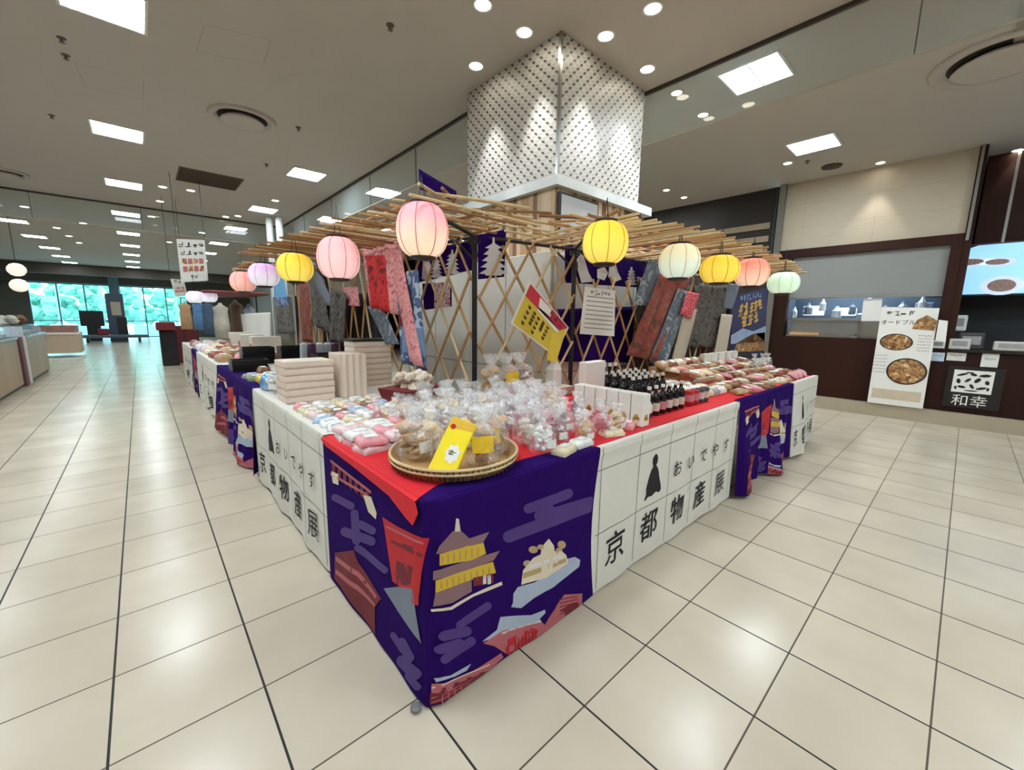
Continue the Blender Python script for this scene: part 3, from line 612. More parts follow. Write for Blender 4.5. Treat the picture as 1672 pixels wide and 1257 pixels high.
PM = [PUR, A_CLOUD, A_GREY, A_DRED, A_RED, A_PINK, A_MAUVE, A_GOLD, A_CREAM, A_SILV, A_TAN, M('pale_silver_print', (214, 216, 220), .6)]  # last entry: pale silver print for the pavilion windows and castle band
art = []
def F(pts, m): art.append((fA(pts), m))
def Lf(pts, m): art.append((lA(pts), m))
# clouds on the front: rounded bars
def cap(fn, a, b, r, m):
    (x0, y0), (x1, y1) = a, b; th = math.atan2(y1-y0, x1-x0); pts = [(x1+r*math.cos(th+q), y1+r*math.sin(th+q)) for q in [-1.57+k*.52 for k in range(7)]]+[(x0+r*math.cos(th+q), y0+r*math.sin(th+q)) for q in [1.57+k*.52 for k in range(7)]]
    fn(pts, m)
for a, b, r in (((935, 335), (1115, 268), 21), ((985, 365), (1030, 345), 26), ((850, 455), (1210, 318), 26), ((1050, 352), (1225, 300), 24)): cap(F, a, b, r, 1)
for a, b, r in (((640, 835), (760, 752), 17), ((570, 880), (670, 862), 22), ((560, 935), (640, 915), 22), ((575, 980), (690, 905), 20)): cap(F, a, b, r, 1)
# golden pavilion
F([(530, 765), (600, 755), (690, 705), (760, 672), (820, 648), (824, 662), (700, 712), (605, 768), (532, 775)], 8)
F([(535, 752), (540, 690), (690, 638), (692, 690), (610, 738)], 6)
F([(540, 692), (540, 640), (690, 590), (782, 562), (795, 610), (690, 640)], 7)
F([(534, 640), (534, 600), (690, 552), (812, 515), (785, 556), (690, 592)], 6)
F([(550, 578), (550, 528), (740, 476), (752, 528), (690, 556)], 7)
F([(540, 528), (548, 495), (608, 430), (645, 430), (680, 462), (766, 434), (738, 482), (660, 500)], 6)
F([(616, 432), (622, 375), (634, 378), (642, 432)], 8)
F([(696, 632), (782, 612), (786, 652), (700, 668)], 3)
for a in (738, 758): F([(a, 622), (a+14, 619), (a+16, 656), (a+2, 660)], 11)
for a in range(560, 740, 26): F([(a, 574-(a-550)*.2), (a+3, 573-(a-550)*.2), (a+3, 536-(a-550)*.22), (a, 537-(a-550)*.22)], 6)
for a in range(556, 780, 26): F([(a, 676-(a-550)*.2), (a+3, 675-(a-550)*.2), (a+3, 646-(a-550)*.28), (a, 647-(a-550)*.28)], 6)
# castle on a silver cloud
F([(862, 758), (870, 740), (925, 708), (915, 695), (880, 712), (872, 700), (890, 672), (960, 650), (1050, 590), (1110, 545), (1150, 534), (1174, 546), (1168, 575), (1110, 620), (1040, 670), (1000, 690), (960, 715), (905, 762)], 9)
for cx, cy, r in ((955, 510, 20), (930, 570, 18), (1085, 485, 22), (1072, 512, 18), (985, 498, 14)): F([(cx+r*math.cos(q), cy+r*math.sin(q)*.8) for q in [k*.7 for k in range(9)]], 10)
F([(905, 662), (912, 600), (950, 575), (955, 545), (985, 530), (990, 498), (1020, 462), (1045, 490), (1050, 515), (1085, 512), (1108, 528), (1118, 562), (1010, 628), (925, 655)], 8)
F([(912, 612), (1108, 540), (1112, 556), (912, 636)], 10)
F([(940, 578), (1075, 530), (1090, 536), (936, 592)], 11)
# red temple hall and steps along the hem
F([(735, 905), (800, 855), (815, 800), (838, 830), (920, 820), (945, 790), (1002, 765), (1005, 778), (980, 805), (990, 822), (900, 840), (820, 880)], 9)
F([(740, 912), (820, 862), (990, 818), (1000, 830), (1050, 812), (1062, 740), (1095, 700), (1172, 695), (1165, 768), (1100, 815), (985, 888), (900, 935), (840, 958), (790, 925)], 5)
F([(835, 905), (945, 845), (975, 850), (960, 900), (850, 965), (838, 950)], 4)
F([(1070, 770), (1130, 735), (1155, 740), (1150, 768), (1080, 812)], 3)
F([(540, 1058), (600, 1050), (690, 1000), (670, 1030), (620, 1055), (545, 1075)], 9)
F([(535, 1085), (600, 1078), (690, 1035), (820, 955), (830, 975), (765, 1050), (640, 1120), (535, 1125)], 5)
F([(532, 1128), (645, 1122), (770, 1052), (765, 1070), (650, 1175), (600, 1192), (532, 1180)], 3)
for a, b in (((535, 1100), (770, 1000)), ((535, 1145), (760, 1055)), ((535, 1165), (740, 1080))): F([a, b, (b[0], b[1]+5), (a[0], a[1]+6)], 8 if a[1] == 1100 else 5)
for k in range(9):
    F([(850+k*14, 905-k*6), (854+k*14, 903-k*6), (854+k*14, 955-k*6), (850+k*14, 957-k*6)], 3)
for k in range(4): F([(560+k*55, 1105-k*22), (580+k*55, 1098-k*22), (580+k*55, 1112-k*22), (560+k*55, 1118-k*22)], 3)
for k in range(5): F([(820+k*34, 868-k*12), (850+k*34, 858-k*12), (850+k*34, 863-k*12), (820+k*34, 873-k*12)], 8)
for k in range(5): F([(1070, 720+k*16), (1150, 706+k*13), (1150, 710+k*13), (1070, 725+k*16)], 3)
F([(770, 1052), (980, 895), (985, 902), (772, 1064)], 8)
for k in range(7): F([(560+k*28, 1180-k*14), (566+k*28, 1180-k*14), (566+k*28, 1130-k*11), (560+k*28, 1130-k*11)], 5)
# left face: railing with lanterns, clouds, torii, bridge and pagoda roofs
for k in range(7): Lf([(118+k*24, 140+k*18), (132+k*24, 150+k*18), (132+k*24, 195+k*19), (118+k*24, 183+k*18)], 3)
Lf([(112, 122), (285, 255), (285, 268), (112, 134)], 5); Lf([(112, 178), (270, 268), (270, 278), (112, 190)], 5)
Lf([(116, 172), (146, 185), (146, 232), (122, 222)], 8); Lf([(250, 272), (285, 280), (310, 350), (306, 376), (272, 345)], 8)
for a, b, r in (((132, 285), (200, 320), 16), ((215, 350), (222, 470), 16), ((175, 430), (285, 470), 20), ((240, 400), (290, 425), 18), ((228, 500), (345, 592), 15), ((380, 870), (420, 930), 14), ((420, 900), (455, 960), 22), ((420, 980), (480, 1030), 26), ((450, 1040), (490, 1085), 16)): cap(Lf, a, b, r, 1)
Lf([(132, 520), (212, 508), (228, 560), (330, 715), (318, 726), (300, 752), (300, 870), (130, 630)], 3)
Lf([(135, 535), (230, 600), (310, 705), (300, 715), (225, 620), (135, 555)], 5); Lf([(135, 590), (230, 660), (300, 740), (298, 752), (225, 680), (135, 610)], 5)
Lf([(335, 365), (400, 405), (508, 455), (503, 520), (492, 740), (470, 735), (478, 520), (455, 640), (400, 655), (378, 640), (365, 440), (345, 420)], 4)
Lf([(386, 548), (470, 575), (458, 650), (400, 658), (384, 620)], 3); Lf([(350, 400), (500, 470), (500, 480), (350, 410)], 5); Lf([(372, 460), (500, 520), (498, 534), (372, 474)], 3); Lf([(420, 475), (468, 492), (466, 505), (425, 492)], 3)
Lf([(340, 670), (400, 662), (465, 668), (500, 880), (503, 900), (400, 765)], 2)
def mk_path(a, b, amp=0, k=1, n=40, nx=0, ny=-1):
    return Path([(a[0]+(b[0]-a[0])*i/n+nx*amp*abs(math.sin(math.pi*k*i/n)), a[1]+(b[1]-a[1])*i/n+ny*amp*abs(math.sin(math.pi*k*i/n))) for i in range(n+1)])
BW = LF+.9
corner = Path([(0, LF), (0, .03)]+[(.03-.03*math.cos(q), .03-.03*math.sin(q)) for q in (.3, .6, .9, 1.2)]+[(.03, 0), (.92, 0)])
A1 = clampart(art, BW, .77)
cloth('printed_purple_cloth', 'purple cloth printed with a golden pavilion, castle and red gate around the stall corner', corner, PM, A1, z0=TZ+.004, drop=.767, over=.10, wave=.004, pinch=.045)
slab('purple_tablecloth', 'purple cloth strip on the corner table top around the basket', .0, .9, .0, .12, z=TZ, m=PUR)
# white banner with grid, figure and characters
def white_art(W=1.76, dx=.03, start=0):
    a = []
    cw = [.03, .38, .72, 1.05, 1.38, 1.70]
    for u in cw: a.append(([(u-.0022, .0), (u+.0022, .0), (u+.0022, .74), (u-.0022, .74)], 2))
    for t_ in (.115, .445): a.append(([(0, t_-.0022), (W, t_-.0022), (W, t_+.0022), (0, t_+.0022)], 2))
    fig = [(.0, 0), (.018, .008), (.03, .03), (.026, .055), (.014, .072), (.03, .085), (.045, .11), (.062, .16), (.082, .205), (.09, .235), (.07, .25), (.03, .235), (-.01, .25), (-.05, .245), (-.075, .262), (-.088, .255), (-.07, .225), (-.075, .19), (-.055, .13), (-.035, .09), (-.018, .072), (-.028, .05), (-.026, .02)]
    a.append(([(cw[1]+.17+x, .145+y) for x, y in fig], 1))
    rj = random.Random(4)
    def tx(s_, cu, tb, size):
        vs, ts = text2d(s_, size); vs = [(x+size*.007*math.sin(y*190+x*60), y+size*.010*math.sin(x*150+y*40)+x*.08) for x, y in vs]; w_ = (min(v[0] for v in vs)+max(v[0] for v in vs))/2
        for q in ts: a.append(([(cu+vs[i][0]-w_, tb-vs[i][1]) for i in q], 1))
    for i, ch in enumerate('京都物産展'): tx(ch, (cw[i]+cw[i+1])/2-.02, .645, .185)
    for i, ch in enumerate('おいでやす'): tx(ch, cw[2]+.10+i*.185, .335, .105)
    return a
WA = white_art(); WMATS = [WCL, INK, SOFTLINE]
cloth('printed_white_cloth', 'white banner cloth with black brush characters and a seated figure on the right front', mk_path((.85, 0), (2.68, 0)), WMATS, [([(u+.06, t) for u, t in p_], m_) for p_, m_ in WA], z0=TZ+.002, drop=.76, over=.04, wave=.005, cuts=(.115,), sink=.009)
cloth('printed_white_cloth', 'white banner cloth with black characters left of the corner purple cloth', mk_path((0, 2.72), (0, .985)), WMATS, WA, drop=.765, over=.05, wave=.008, us=1.735/1.76, ph=1.5)
def fold(u, f): return .03*f*math.sin(u*16)+.012*f*math.sin(u*37)
A2 = [([(u*.76, t) for u, t in p], m) for p, m in A1]
cloth('printed_purple_cloth', 'folded purple printed cloth on the right side between two white banners', mk_path((2.68, 0), (4.12, 0)), PM, A2, drop=.75, over=.04, wave=.01, us=1.44/1.44, skirt=lambda u, f: .08*f*max(0, math.sin(u*9+.3))+fold(u, f)*.9)
cloth('printed_purple_cloth', 'bunched purple printed cloth on the left side beyond the white banner', mk_path((0, 4.82), (0, 2.72)), PM, [([(u*1.11, t) for u, t in p], m) for p, m in A1], drop=.74, over=.05, wave=.01, skirt=lambda u, f: .07*f*max(0, math.sin(u*5.2+.3))+fold(u, f))
W2 = [([(u*.555, t) for u, t in p], m) for p, m in WA]
cloth('printed_white_cloth', 'white banner cloth curling out at the far end of the right side', mk_path((4.12, 0), (5.1, 0)), WMATS, W2, drop=.755, over=.04, wave=.008, skirt=lambda u, f: .09*f*max(0, 1-abs(u-.3)*2))
cloth('printed_white_cloth', 'second white banner cloth on the left side beyond the bunched purple one', mk_path((0, 7.2), (0, 4.82)), WMATS, [([(u*1.35, t) for u, t in p], m) for p, m in WA], drop=.75, over=.04, wave=.02)
cloth('printed_purple_cloth', 'narrow purple cloth far down the left side', mk_path((0, 8.1), (0, 7.2)), PM, [([(u*.47, t) for u, t in p], m) for p, m in A1], drop=.75, over=.04, wave=.02)
cloth('plain_white_cloth', 'farthest white cloth on the left side of the stall', mk_path((0, 10.2), (0, 8.1)), WMATS, [([(u*1.19, t) for u, t in p], m) for p, m in WA], drop=.75, over=.04, wave=.02)
e = MB().box(5.06, 5.075, .0, .9, .04, TZ).build('end_cloth', WCL); tag(e, 'plain white cloth closing the end of the right wing', 'tablecloth')

# ------------------------------------------------------------------ enclosure behind the tables
WB = M('white_board', (206, 202, 192), .6, var=.04)
for (x0, x1, y0, y1, zt, l) in ((2.0, 2.04, 1.34, 2.5, 1.95, 'white board panel on the left side of the column, nearest one'), (2.0, 2.04, 2.51, 3.9, 1.97, 'white board panel on the left side of the column, farther one'),
                            (2.04, 2.8, 1.31, 1.35, 1.93, 'white board panel in front of the column, left one'), (2.81, 3.7, 1.31, 1.35, 1.90, 'white board panel in front of the column, right one')):
    o = tag(MB().rbox(x0, x1, y0, y1, .01, zt, .004).build('partition_board', WB), l, 'partition', 'white partition boards')
    mb = MB()
    if x1-x0 < .1: mb.box(x0-.002, x0, y0, y1, .9, .908); mb.box(x0-.002, x0, (y0+y1)/2-.003, (y0+y1)/2+.003, .02, zt)
    else: mb.box(x0, x1, y0-.002, y0, .9, .908); mb.box((x0+x1)/2-.003, (x0+x1)/2+.003, y0-.002, y0, .02, zt)
    mb.build('seam', SOFTLINE, o)

# ------------------------------------------------------------------ black frame and bamboo canopy
P1, P2 = (1.14, 1.27), (2.02, 1.10); CZ = 1.935
def frame_post(x, y, label, z=CZ):
    o = empty('canopy_post', (x, y, 0), 0, label, 'post', 'black posts carrying the canopy')
    MB().tube([(0, 0, 0), (0, 0, z)], .019, 10).build('pole', BLACKM, o); MB().lathe([(.06, 0), (.06, .01), (.03, .014), (.03, .05)], 16).build('foot', BLACKM, o)
    MB().box(-.03, .03, -.03, .03, z-.05, z).build('bracket', BLACKM, o)
    for a in (.4, 2.2, 3.9): MB().tube([(0, 0, z-.16), (.14*math.cos(a), .14*math.sin(a), z-.02)], .009).build('brace', BLACKM, o)
frame_post(*P1, 'black post in the middle of the diamond lattice'); frame_post(*P2, 'black post right of the yellow poster')
frame_post(1.0, 3.9, 'black post in the left wing'); frame_post(5.0, 1.0, 'black post at the far end of the right wing'); frame_post(1.0, 5.2, 'black post at the far end of the left wing')
bars = [((*P1, CZ), (*P2, CZ), 'black canopy beam between the two middle posts'), ((*P1, CZ), (.45, .85, CZ+.01), 'black canopy beam reaching out to the big pink lantern'), ((*P1, CZ), (1.0, 3.9, CZ), 'black canopy beam along the left wing'),
        ((*P2, CZ), (5.0, 1.0, CZ), 'black canopy beam along the right wing'), ((*P2, CZ), (1.42, .42, CZ), 'black canopy beam reaching out to the yellow lantern')]
for a, b, l in bars: tag(MB().tube([a, b], .013, 8).build('canopy_beam', BLACKM), l, 'beam', 'black beams of the canopy')
rb = random.Random(21)
def bamboo(root, a, b, r, k, mats=(BAM, BAM2, BAM3)):
    a, b = Vector(a), Vector(b); L = (b-a).length; d = (b-a)/L; mb = MB(); pts = []; n = max(3, int(L/.25))
    side = Vector((d.y, -d.x, 0))*rb.uniform(-.012, .012)
    pr = [a+d*L*i/n+side*math.sin(math.pi*i/n) for i in range(n+1)]
    mb.tube(pr, r, 6)
    for i in range(1, n): mb.tube([pr[i]-d*.003, pr[i]+d*.003], r*1.22, 6)
    return mb.build('bamboo_pole', mats[k % len(mats)], root)
o = empty('bamboo_canopy', (0, 0, 0), 0, 'bamboo lattice canopy over the left wing of the stall', 'canopy')
BR_ = (BAM3, BAM, BAM3, BAM2)
def interp(t_, pts):
    for (a_, fa), (b_, fb) in zip(pts, pts[1:]):
        if t_ <= b_: return fa+(fb-fa)*max(0, (t_-a_)/(b_-a_))
    return pts[-1][1]
for i in range(8):       # along the wing
    x = .48+i*.1; z = CZ+.032+.01*rb.random()
    bamboo(o, (x+rb.uniform(-.02, .02), 1.0+rb.uniform(-.25, .15), z), (x-.10, 3.7+rb.uniform(-.1, .15), z), .0085, rb.randrange(4), BR_)
y = .72
while y < 4.75:       # across
    lo = -.05 if y > 3.65 else 0; x0 = interp(y, ((.7, .36), (1.2, .33), (1.8, .27), (2.7, .18), (3.2, .14), (5, .14)))-lo*1.2+rb.uniform(-.05, .04); sl = rb.uniform(-.14, .10)
    bamboo(o, (x0, y, CZ+.012*rb.random()+lo), (1.2+rb.uniform(-.1, .1), y+sl, CZ+.008+.012*rb.random()+lo), .0072, rb.randrange(4), BR_); y += .11 if y < 1.4 else .066
o = empty('bamboo_canopy', (0, 0, 0), 0, 'bamboo lattice canopy over the right wing of the stall', 'canopy')
for i in range(8):
    y = .36+i*.1; z = CZ+.032+.01*rb.random()
    bamboo(o, (1.35+rb.uniform(-.15, .25), y+.06, z), (4.9+rb.uniform(-.3, .1), y-.0, z), .0085, rb.randrange(3))
x = 1.42
while x < 5.0:
    sl = rb.uniform(-.05, .22); y0 = interp(x, ((1.4, .22), (2.0, .08), (3.0, .04), (4.3, .12), (5.1, .24)))
    bamboo(o, (x, y0+rb.uniform(-.05, .05), CZ+.012*rb.random()), (x+sl, 1.22+rb.uniform(-.1, .08), CZ+.008+.012*rb.random()), .0078, rb.randrange(3), (BAM, BAM2, BAM2)); x += .062
o = empty('bamboo_canopy', (0, 0, 0), 0, 'loose bamboo poles bridging the open canopy corner', 'canopy')
for u0, v0, u1, v1, r, zz in ((684, 300, 790, 362, .010, 2.05), (700, 315, 864, 340, .010, 2.05), (640, 326, 870, 356, .009, 2.06), (722, 307, 782, 372, .010, 2.07), (813, 331, 858, 378, .010, 2.06), (790, 346, 940, 372, .011, 2.05), (880, 352, 1050, 360, .011, 2.04),
                          (936, 378, 1010, 343, .013, 2.08), (862, 368, 912, 392, .008, 2.04), (905, 362, 1042, 357, .009, 2.06), (640, 352, 760, 380, .008, 2.04), (660, 340, 850, 372, .008, 2.06), (700, 372, 905, 398, .008, 2.03), (885, 398, 918, 362, .010, 2.07), (905, 376, 1040, 385, .008, 2.05),
                          (730, 340, 900, 348, .009, 2.07), (750, 352, 930, 366, .008, 2.08), (800, 378, 1000, 388, .008, 2.04), (650, 366, 700, 340, .008, 2.05), (960, 350, 1040, 372, .008, 2.08)):
    bamboo(o, onz(u0, v0, zz), onz(u1, v1, zz), r, rb.randrange(3))

# ------------------------------------------------------------------ paper lanterns
def lantern(x, y, z, r, colt, colb, label, h=None, glow=.95, cord=.05):
    h = h or r*.86; o = empty('paper_lantern', (x, y, z), 0, label, 'lantern', 'paper lanterns along the canopy')
    nm = 'lantern_paper_%d_%d_%d' % colt
    if nm not in MC:
        t = NT(nm); X_, Y_, Z_ = t.xyz(); g = t.math('ADD', .5, t.math('DIVIDE', Z_, .26))
        c = t.ramp(g, [(.12, lin(colb)), (.75, lin(colt))]); t.base(c); t.link(c, t.b.inputs['Emission Color']); t.b.inputs['Emission Strength'].default_value = glow*.55
        t.b.inputs['Roughness'].default_value = .7; t.b.inputs['Subsurface Weight'].default_value = 0; reg(t)
        M(nm+'_rib', tuple(int(a*.78) for a in colt), .7, emit=.12)
    prof = []
    for i in range(13):
        a = -1.25+i*2.5/12; prof.append((r*math.cos(a)**.62 if abs(a) < 1.57 else 0, h*math.sin(a)/math.sin(1.25)))
    f = lambda q, j: 1-.035*abs(math.cos(q*4))**6
    sh_ = MB().lathe(prof, 64, wob=f, closed=False).build('shade', MC[nm], o, True)
    mb = MB()
    for k in range(8):
        q = math.pi/8+k*math.pi/4+math.pi/8; mb.tube([((rr_*.972)*math.cos(q), (rr_*.972)*math.sin(q), zz) for rr_, zz in prof], .0024, 5)
    mb.build('rib', MC[nm+'_rib'], sh_)
    rt, zt = prof[-1]; DK = M('lantern_cap_dark', (42, 30, 30), .6)
    tr_ = MB().lathe([(rt*1.02, zt-.004), (rt*1.02, zt+.012), (rt*.8, zt+.016), (rt*.6, zt+.01)], 24).build('top_ring', DK, o)
    MB().lathe([(rt*.7, -zt-.016), (rt*1.0, -zt-.010), (rt*1.0, -zt+.006)], 24).build('bottom_ring', DK, o)
    MB().tube([(-.02, 0, zt+.01), (0, 0, zt+cord), (.02, 0, zt+.01)], .003, 5).build('handle', DK, tr_)
    return o
PK, PKB = (250, 160, 168), (255, 232, 200); YL, YLB = (244, 204, 60), (255, 232, 110)
lant = [(690, 377, 84, 84, PK, PKB, 'largest pink paper lantern, nearest one at the stall corner'), (553, 422, 66, 66, (250, 178, 180), (255, 210, 206), 'second pink paper lantern, left of the pink blossom cloth'), (482, 437, 55, 45, YL, YLB, 'yellow paper lantern on the left wing'),
        (431, 449, 46, 36, (222, 178, 226), (240, 246, 246), 'lilac and white paper lantern on the left wing'), (397, 460, 38, 32, (250, 158, 152), (252, 196, 176), 'small pink paper lantern farthest along the left wing'), (988, 397, 74, 66, YL, YLB, 'large yellow paper lantern right of the corner'),
        (1109, 427, 64, 54, (232, 218, 176), (210, 236, 224), 'cream and mint paper lantern on the right wing'), (1175, 440, 60, 44, (242, 196, 54), (252, 226, 96), 'smaller yellow paper lantern on the right wing'), (1227, 445, 52, 44, (240, 140, 116), (252, 222, 196), 'coral and cream paper lantern on the right wing'), (1279, 462, 46, 34, (206, 240, 206), (220, 246, 220), 'pale green paper lantern at the end of the right wing')]
for u, v, w_, h_, ct, cb, l in lant:
    D = .262; p = CP+ray(u, v)*(D*FPX/w_); lantern(p.x, p.y, p.z, D/2, ct, cb, l, h=D/2*h_/w_*.97, cord=max(.07, CZ-p.z+.012))
for i, (u, v, l) in enumerate(((318, 485, 'white lilac paper lantern of the far stall, left one'), (341, 484, 'white lilac paper lantern of the far stall, right one'))):
    p = ony(u, v, 8); lantern(p.x, p.y, p.z, .13, (232, 212, 240), (236, 246, 250), l, h=.1, cord=.3)

# ------------------------------------------------------------------ bamboo lattice screens
def lattice(a, b, z0, z1, n, label, run=.42, mats=(BAM, BAM2, BAM)):
    a, b = Vector((*a, 0)), Vector((*b, 0)); d = (b-a); L = d.length; d /= L; nn = Vector((d.y, -d.x, 0))
    o = empty('bamboo_lattice', (0, 0, 0), 0, label, 'lattice', 'diamond lattices behind the goods')
    hgt = z1-z0; dx = hgt*run; step = L/n
    for sgn in (1, -1):
        k0 = -int(dx/step)-1
        for k in range(k0, n+int(dx/step)+2):
            s0 = k*step if sgn > 0 else (k+1)*step; s1 = s0+sgn*dx; t0, t1 = 0.0, 1.0
            for lim, up in ((0, False), (L, True)):      # clip to 0..L
                f = (lim-s0)/(s1-s0)
                if 0 < f < 1:
                    if (s0 > lim) == up and s0 != lim: t0 = max(t0, f)
                    if (s1 > lim) == up: t1 = min(t1, f)
            if min(s0+(s1-s0)*t0, s0+(s1-s0)*t1) < -.01 or max(s0+(s1-s0)*t0, s0+(s1-s0)*t1) > L+.01 or t1-t0 < .08: continue
            e = .02; off = nn*(.009*sgn)
            q0 = a+d*(s0+(s1-s0)*t0)+off; q1 = a+d*(s0+(s1-s0)*t1)+off
            q0.z = z0+hgt*t0; q1.z = z0+hgt*t1+rb.uniform(-.03, .03); dd = (q1-q0).normalized()*e
            MB().tube([q0-dd, (q0+q1)/2+off*.3, q1+dd], .0102, 6).build('slat', mats[(k+sgn) % 3], o)
lattice((1.12, 1.30), (1.05, 2.55), .85, 1.93, 5, 'diamond bamboo lattice left of the middle post', .62)
lattice((1.17, 1.25), (2.0, 1.09), .85, 1.90, 4, 'diamond bamboo lattice between the two middle posts', .62)
lattice((2.05, 1.09), (3.2, 1.02), .85, 1.72, 5, 'diamond bamboo lattice right of the poster', .55)
lattice((1.0, 2.7), (.98, 3.85), .95, 1.9, 4, 'diamond bamboo lattice behind the pink lantern', .3)
lattice((1.0, 3.95), (.98, 5.1), .9, 1.85, 5, 'diamond bamboo lattice behind the yellow lantern', .3)
lattice((3.3, 1.02), (4.95, 1.02), .9, 1.85, 6, 'diamond bamboo lattice at the far right behind the cloths', .42)

# ------------------------------------------------------------------ hanging cloths
def floral(name, cols, scale, thr=(.3, .45, .6, .75)):
    t = NT(name); co = t.coord('Object'); n1 = t.noise(scale, 4, co, .7); v = t.new('ShaderNodeTexVoronoi'); v.inputs['Scale'].default_value = scale*2.2; t.link(co, v.inputs['Vector'])
    f = t.math('ADD', t.math('MULTIPLY', n1, .75), t.math('MULTIPLY', v.outputs[0], .3))
    t.base(t.ramp(f, [(a, lin(c)) for a, c in zip(thr, cols)], 'CONSTANT')); t.b.inputs['Roughness'].default_value = .8; return reg(t)
def sheet(name, label, TL, TR, BR, BL, mat, folds=5, amp=.02, cat='hanging cloth', sag=0, nu=26, nv=14, grp=None, bands=None):
    TL, TR, BR, BL = map(Vector, (TL, TR, BR, BL)); nn = (TR-TL).cross(BL-TL).normalized()
    def f(u, v):
        p = (TL*(1-u)+TR*u)*(1-v)+(BL*(1-u)+BR*u)*v
        return p+nn*(amp*(.3+v)*math.sin(u*folds*math.pi*2+v*1.3)+sag*math.sin(v*math.pi))
    mb = MB().grid(f, nu, nv); mats = [mat]
    if bands:
        mats += [b[0] for b in bands]
        for j in range(nv):
            for i in range(nu):
                for k, (m_, ua, ub, va, vb) in enumerate(bands):
                    if ua <= (i+.5)/nu <= ub and va <= (j+.5)/nv <= vb: mb.mi[j*nu+i] = k+1
    o = mb.build(name, mats, smooth=True)
    s = o.modifiers.new('thickness', 'SOLIDIFY'); s.thickness = .003
    return tag(o, label, cat, grp)
F_PINK = floral('pink_blossom_print', [(206, 130, 134), (226, 158, 160), (186, 96, 104), (236, 190, 188)], 16)
F_RED = floral('red_bloom_print', [(150, 22, 32), (206, 40, 44), (120, 36, 44), (226, 90, 80)], 7)
F_BLUE = floral('blue_kimono_print', [(96, 120, 160), (70, 90, 130), (168, 184, 204), (36, 40, 60)], 9)
F_GRB = floral('grey_blue_print', [(120, 130, 140), (92, 104, 118), (150, 156, 158), (66, 72, 80)], 8)
F_BRN = floral('russet_print', [(120, 92, 74), (142, 62, 50), (90, 60, 48), (168, 150, 126)], 8)
F_DRK = floral('charcoal_print', [(70, 66, 64), (96, 90, 84), (48, 44, 44), (128, 118, 106)], 8)
F_CRM = M('cream_hanging_cloth', (196, 186, 166), .8)
sheet('blossom_cloth', 'pink blossom cloth with a red bloom hanging left of the big pink lantern', onx(588, 385, .88), onx(652, 372, .88), onx(668, 520, .88), onx(602, 500, .88), F_PINK, 4, .012, bands=[(F_RED, .06, .62, .3, 1)])
sheet('blossom_cloth', 'narrow speckled pink cloth band running down to the boxes', onx(634, 400, .84), onx(652, 400, .84), onx(690, 600, .84), onx(668, 590, .84), F_PINK, 1, .008, nu=8)
sheet('kimono_cloth', 'blue printed cloth sweeping down right of the red bloom', onx(648, 452, .86), onx(683, 440, .86), onx(694, 606, .86), onx(652, 590, .86), F_BLUE, 2, .015, bands=[(M('plain_blue_cloth', (104, 132, 164), .8), .25, 1, .55, .85), (A_DRED, .0, .25, .42, .55)])
sheet('kimono_cloth', 'pale grey blue cloth tail below the red bloom', onx(600, 500, .9), onx(625, 500, .9), onx(650, 562, .9), onx(628, 562, .9), F_GRB, 1, .01, nu=10)
sheet('kimono_cloth', 'slanting grey cloth between the yellow and the second pink lantern', onx(497, 418, .95), onx(508, 414, .95), onx(545, 500, .95), onx(528, 498, .95), M('slate_hanging_cloth', (112, 118, 130), .8), 1, .01, nu=8)
sheet('kimono_cloth', 'dark patterned cloth behind the yellow lantern', onx(503, 445, .96), onx(530, 480, .96), onx(540, 545, .96), onx(512, 530, .96), F_DRK, 2, .01)
sheet('kimono_cloth', 'bright blue to charcoal cloth beside the lilac lantern', onx(446, 452, .9), onx(463, 452, .9), onx(480, 545, .9), onx(452, 545, .9), F_DRK, 2, .015, bands=[(M('sky_blue_cloth', (96, 156, 200), .8), 0, 1, 0, .35), (F_BLUE, 0, 1, .35, .5)])
sheet('cream_cloth', 'white draped sheet far down the left wing', onx(393, 512, .8), onx(442, 510, .8), onx(442, 552, .8), onx(398, 556, .8), WCL, 3, .01)
yb = .98
sheet('kimono_cloth', 'grey blue cloth slanting down from the canopy right of the purple curtain', ony(1066, 402, yb), ony(1090, 404, yb), ony(1062, 500, yb), ony(1036, 498, yb), F_GRB, 2, .015)
sheet('kimono_cloth', 'russet patterned cloth under the mint lantern', ony(1078, 446, yb-.04), ony(1128, 452, yb-.04), ony(1074, 590, yb-.04), ony(1026, 580, yb-.04), F_BRN, 3, .02)
sheet('kimono_cloth', 'grey cloth with blue marks right of the russet cloth', ony(1106, 470, yb-.05), ony(1128, 478, yb-.05), ony(1090, 594, yb-.05), ony(1062, 592, yb-.05), F_GRB, 2, .012)
sheet('cream_cloth', 'cream cloth tail beside the crimson flower cloth', ony(1118, 500, yb-.06), ony(1138, 505, yb-.06), ony(1118, 590, yb-.06), ony(1098, 590, yb-.06), F_CRM, 1, .01, nu=10)
sheet('crimson_cloth', 'crimson and pink flower cloth knot on the right wing', ony(1122, 475, yb-.09), ony(1142, 480, yb-.09), ony(1130, 520, yb-.09), ony(1112, 514, yb-.09), floral('crimson_print', [(160, 30, 50), (226, 110, 120), (190, 50, 66), (240, 170, 170)], 20), 2, .01, nu=12)
sheet('kimono_cloth', 'charcoal cloth between the yellow and coral lanterns', ony(1140, 462, yb-.03), ony(1192, 466, yb-.03), ony(1176, 568, yb-.03), ony(1122, 566, yb-.03), F_DRK, 3, .02)
sheet('cream_cloth', 'cream cloth tail left of the blue food poster', ony(1178, 512, yb-.07), ony(1196, 514, yb-.07), ony(1186, 584, yb-.07), ony(1166, 584, yb-.07), F_CRM, 1, .01, nu=10)
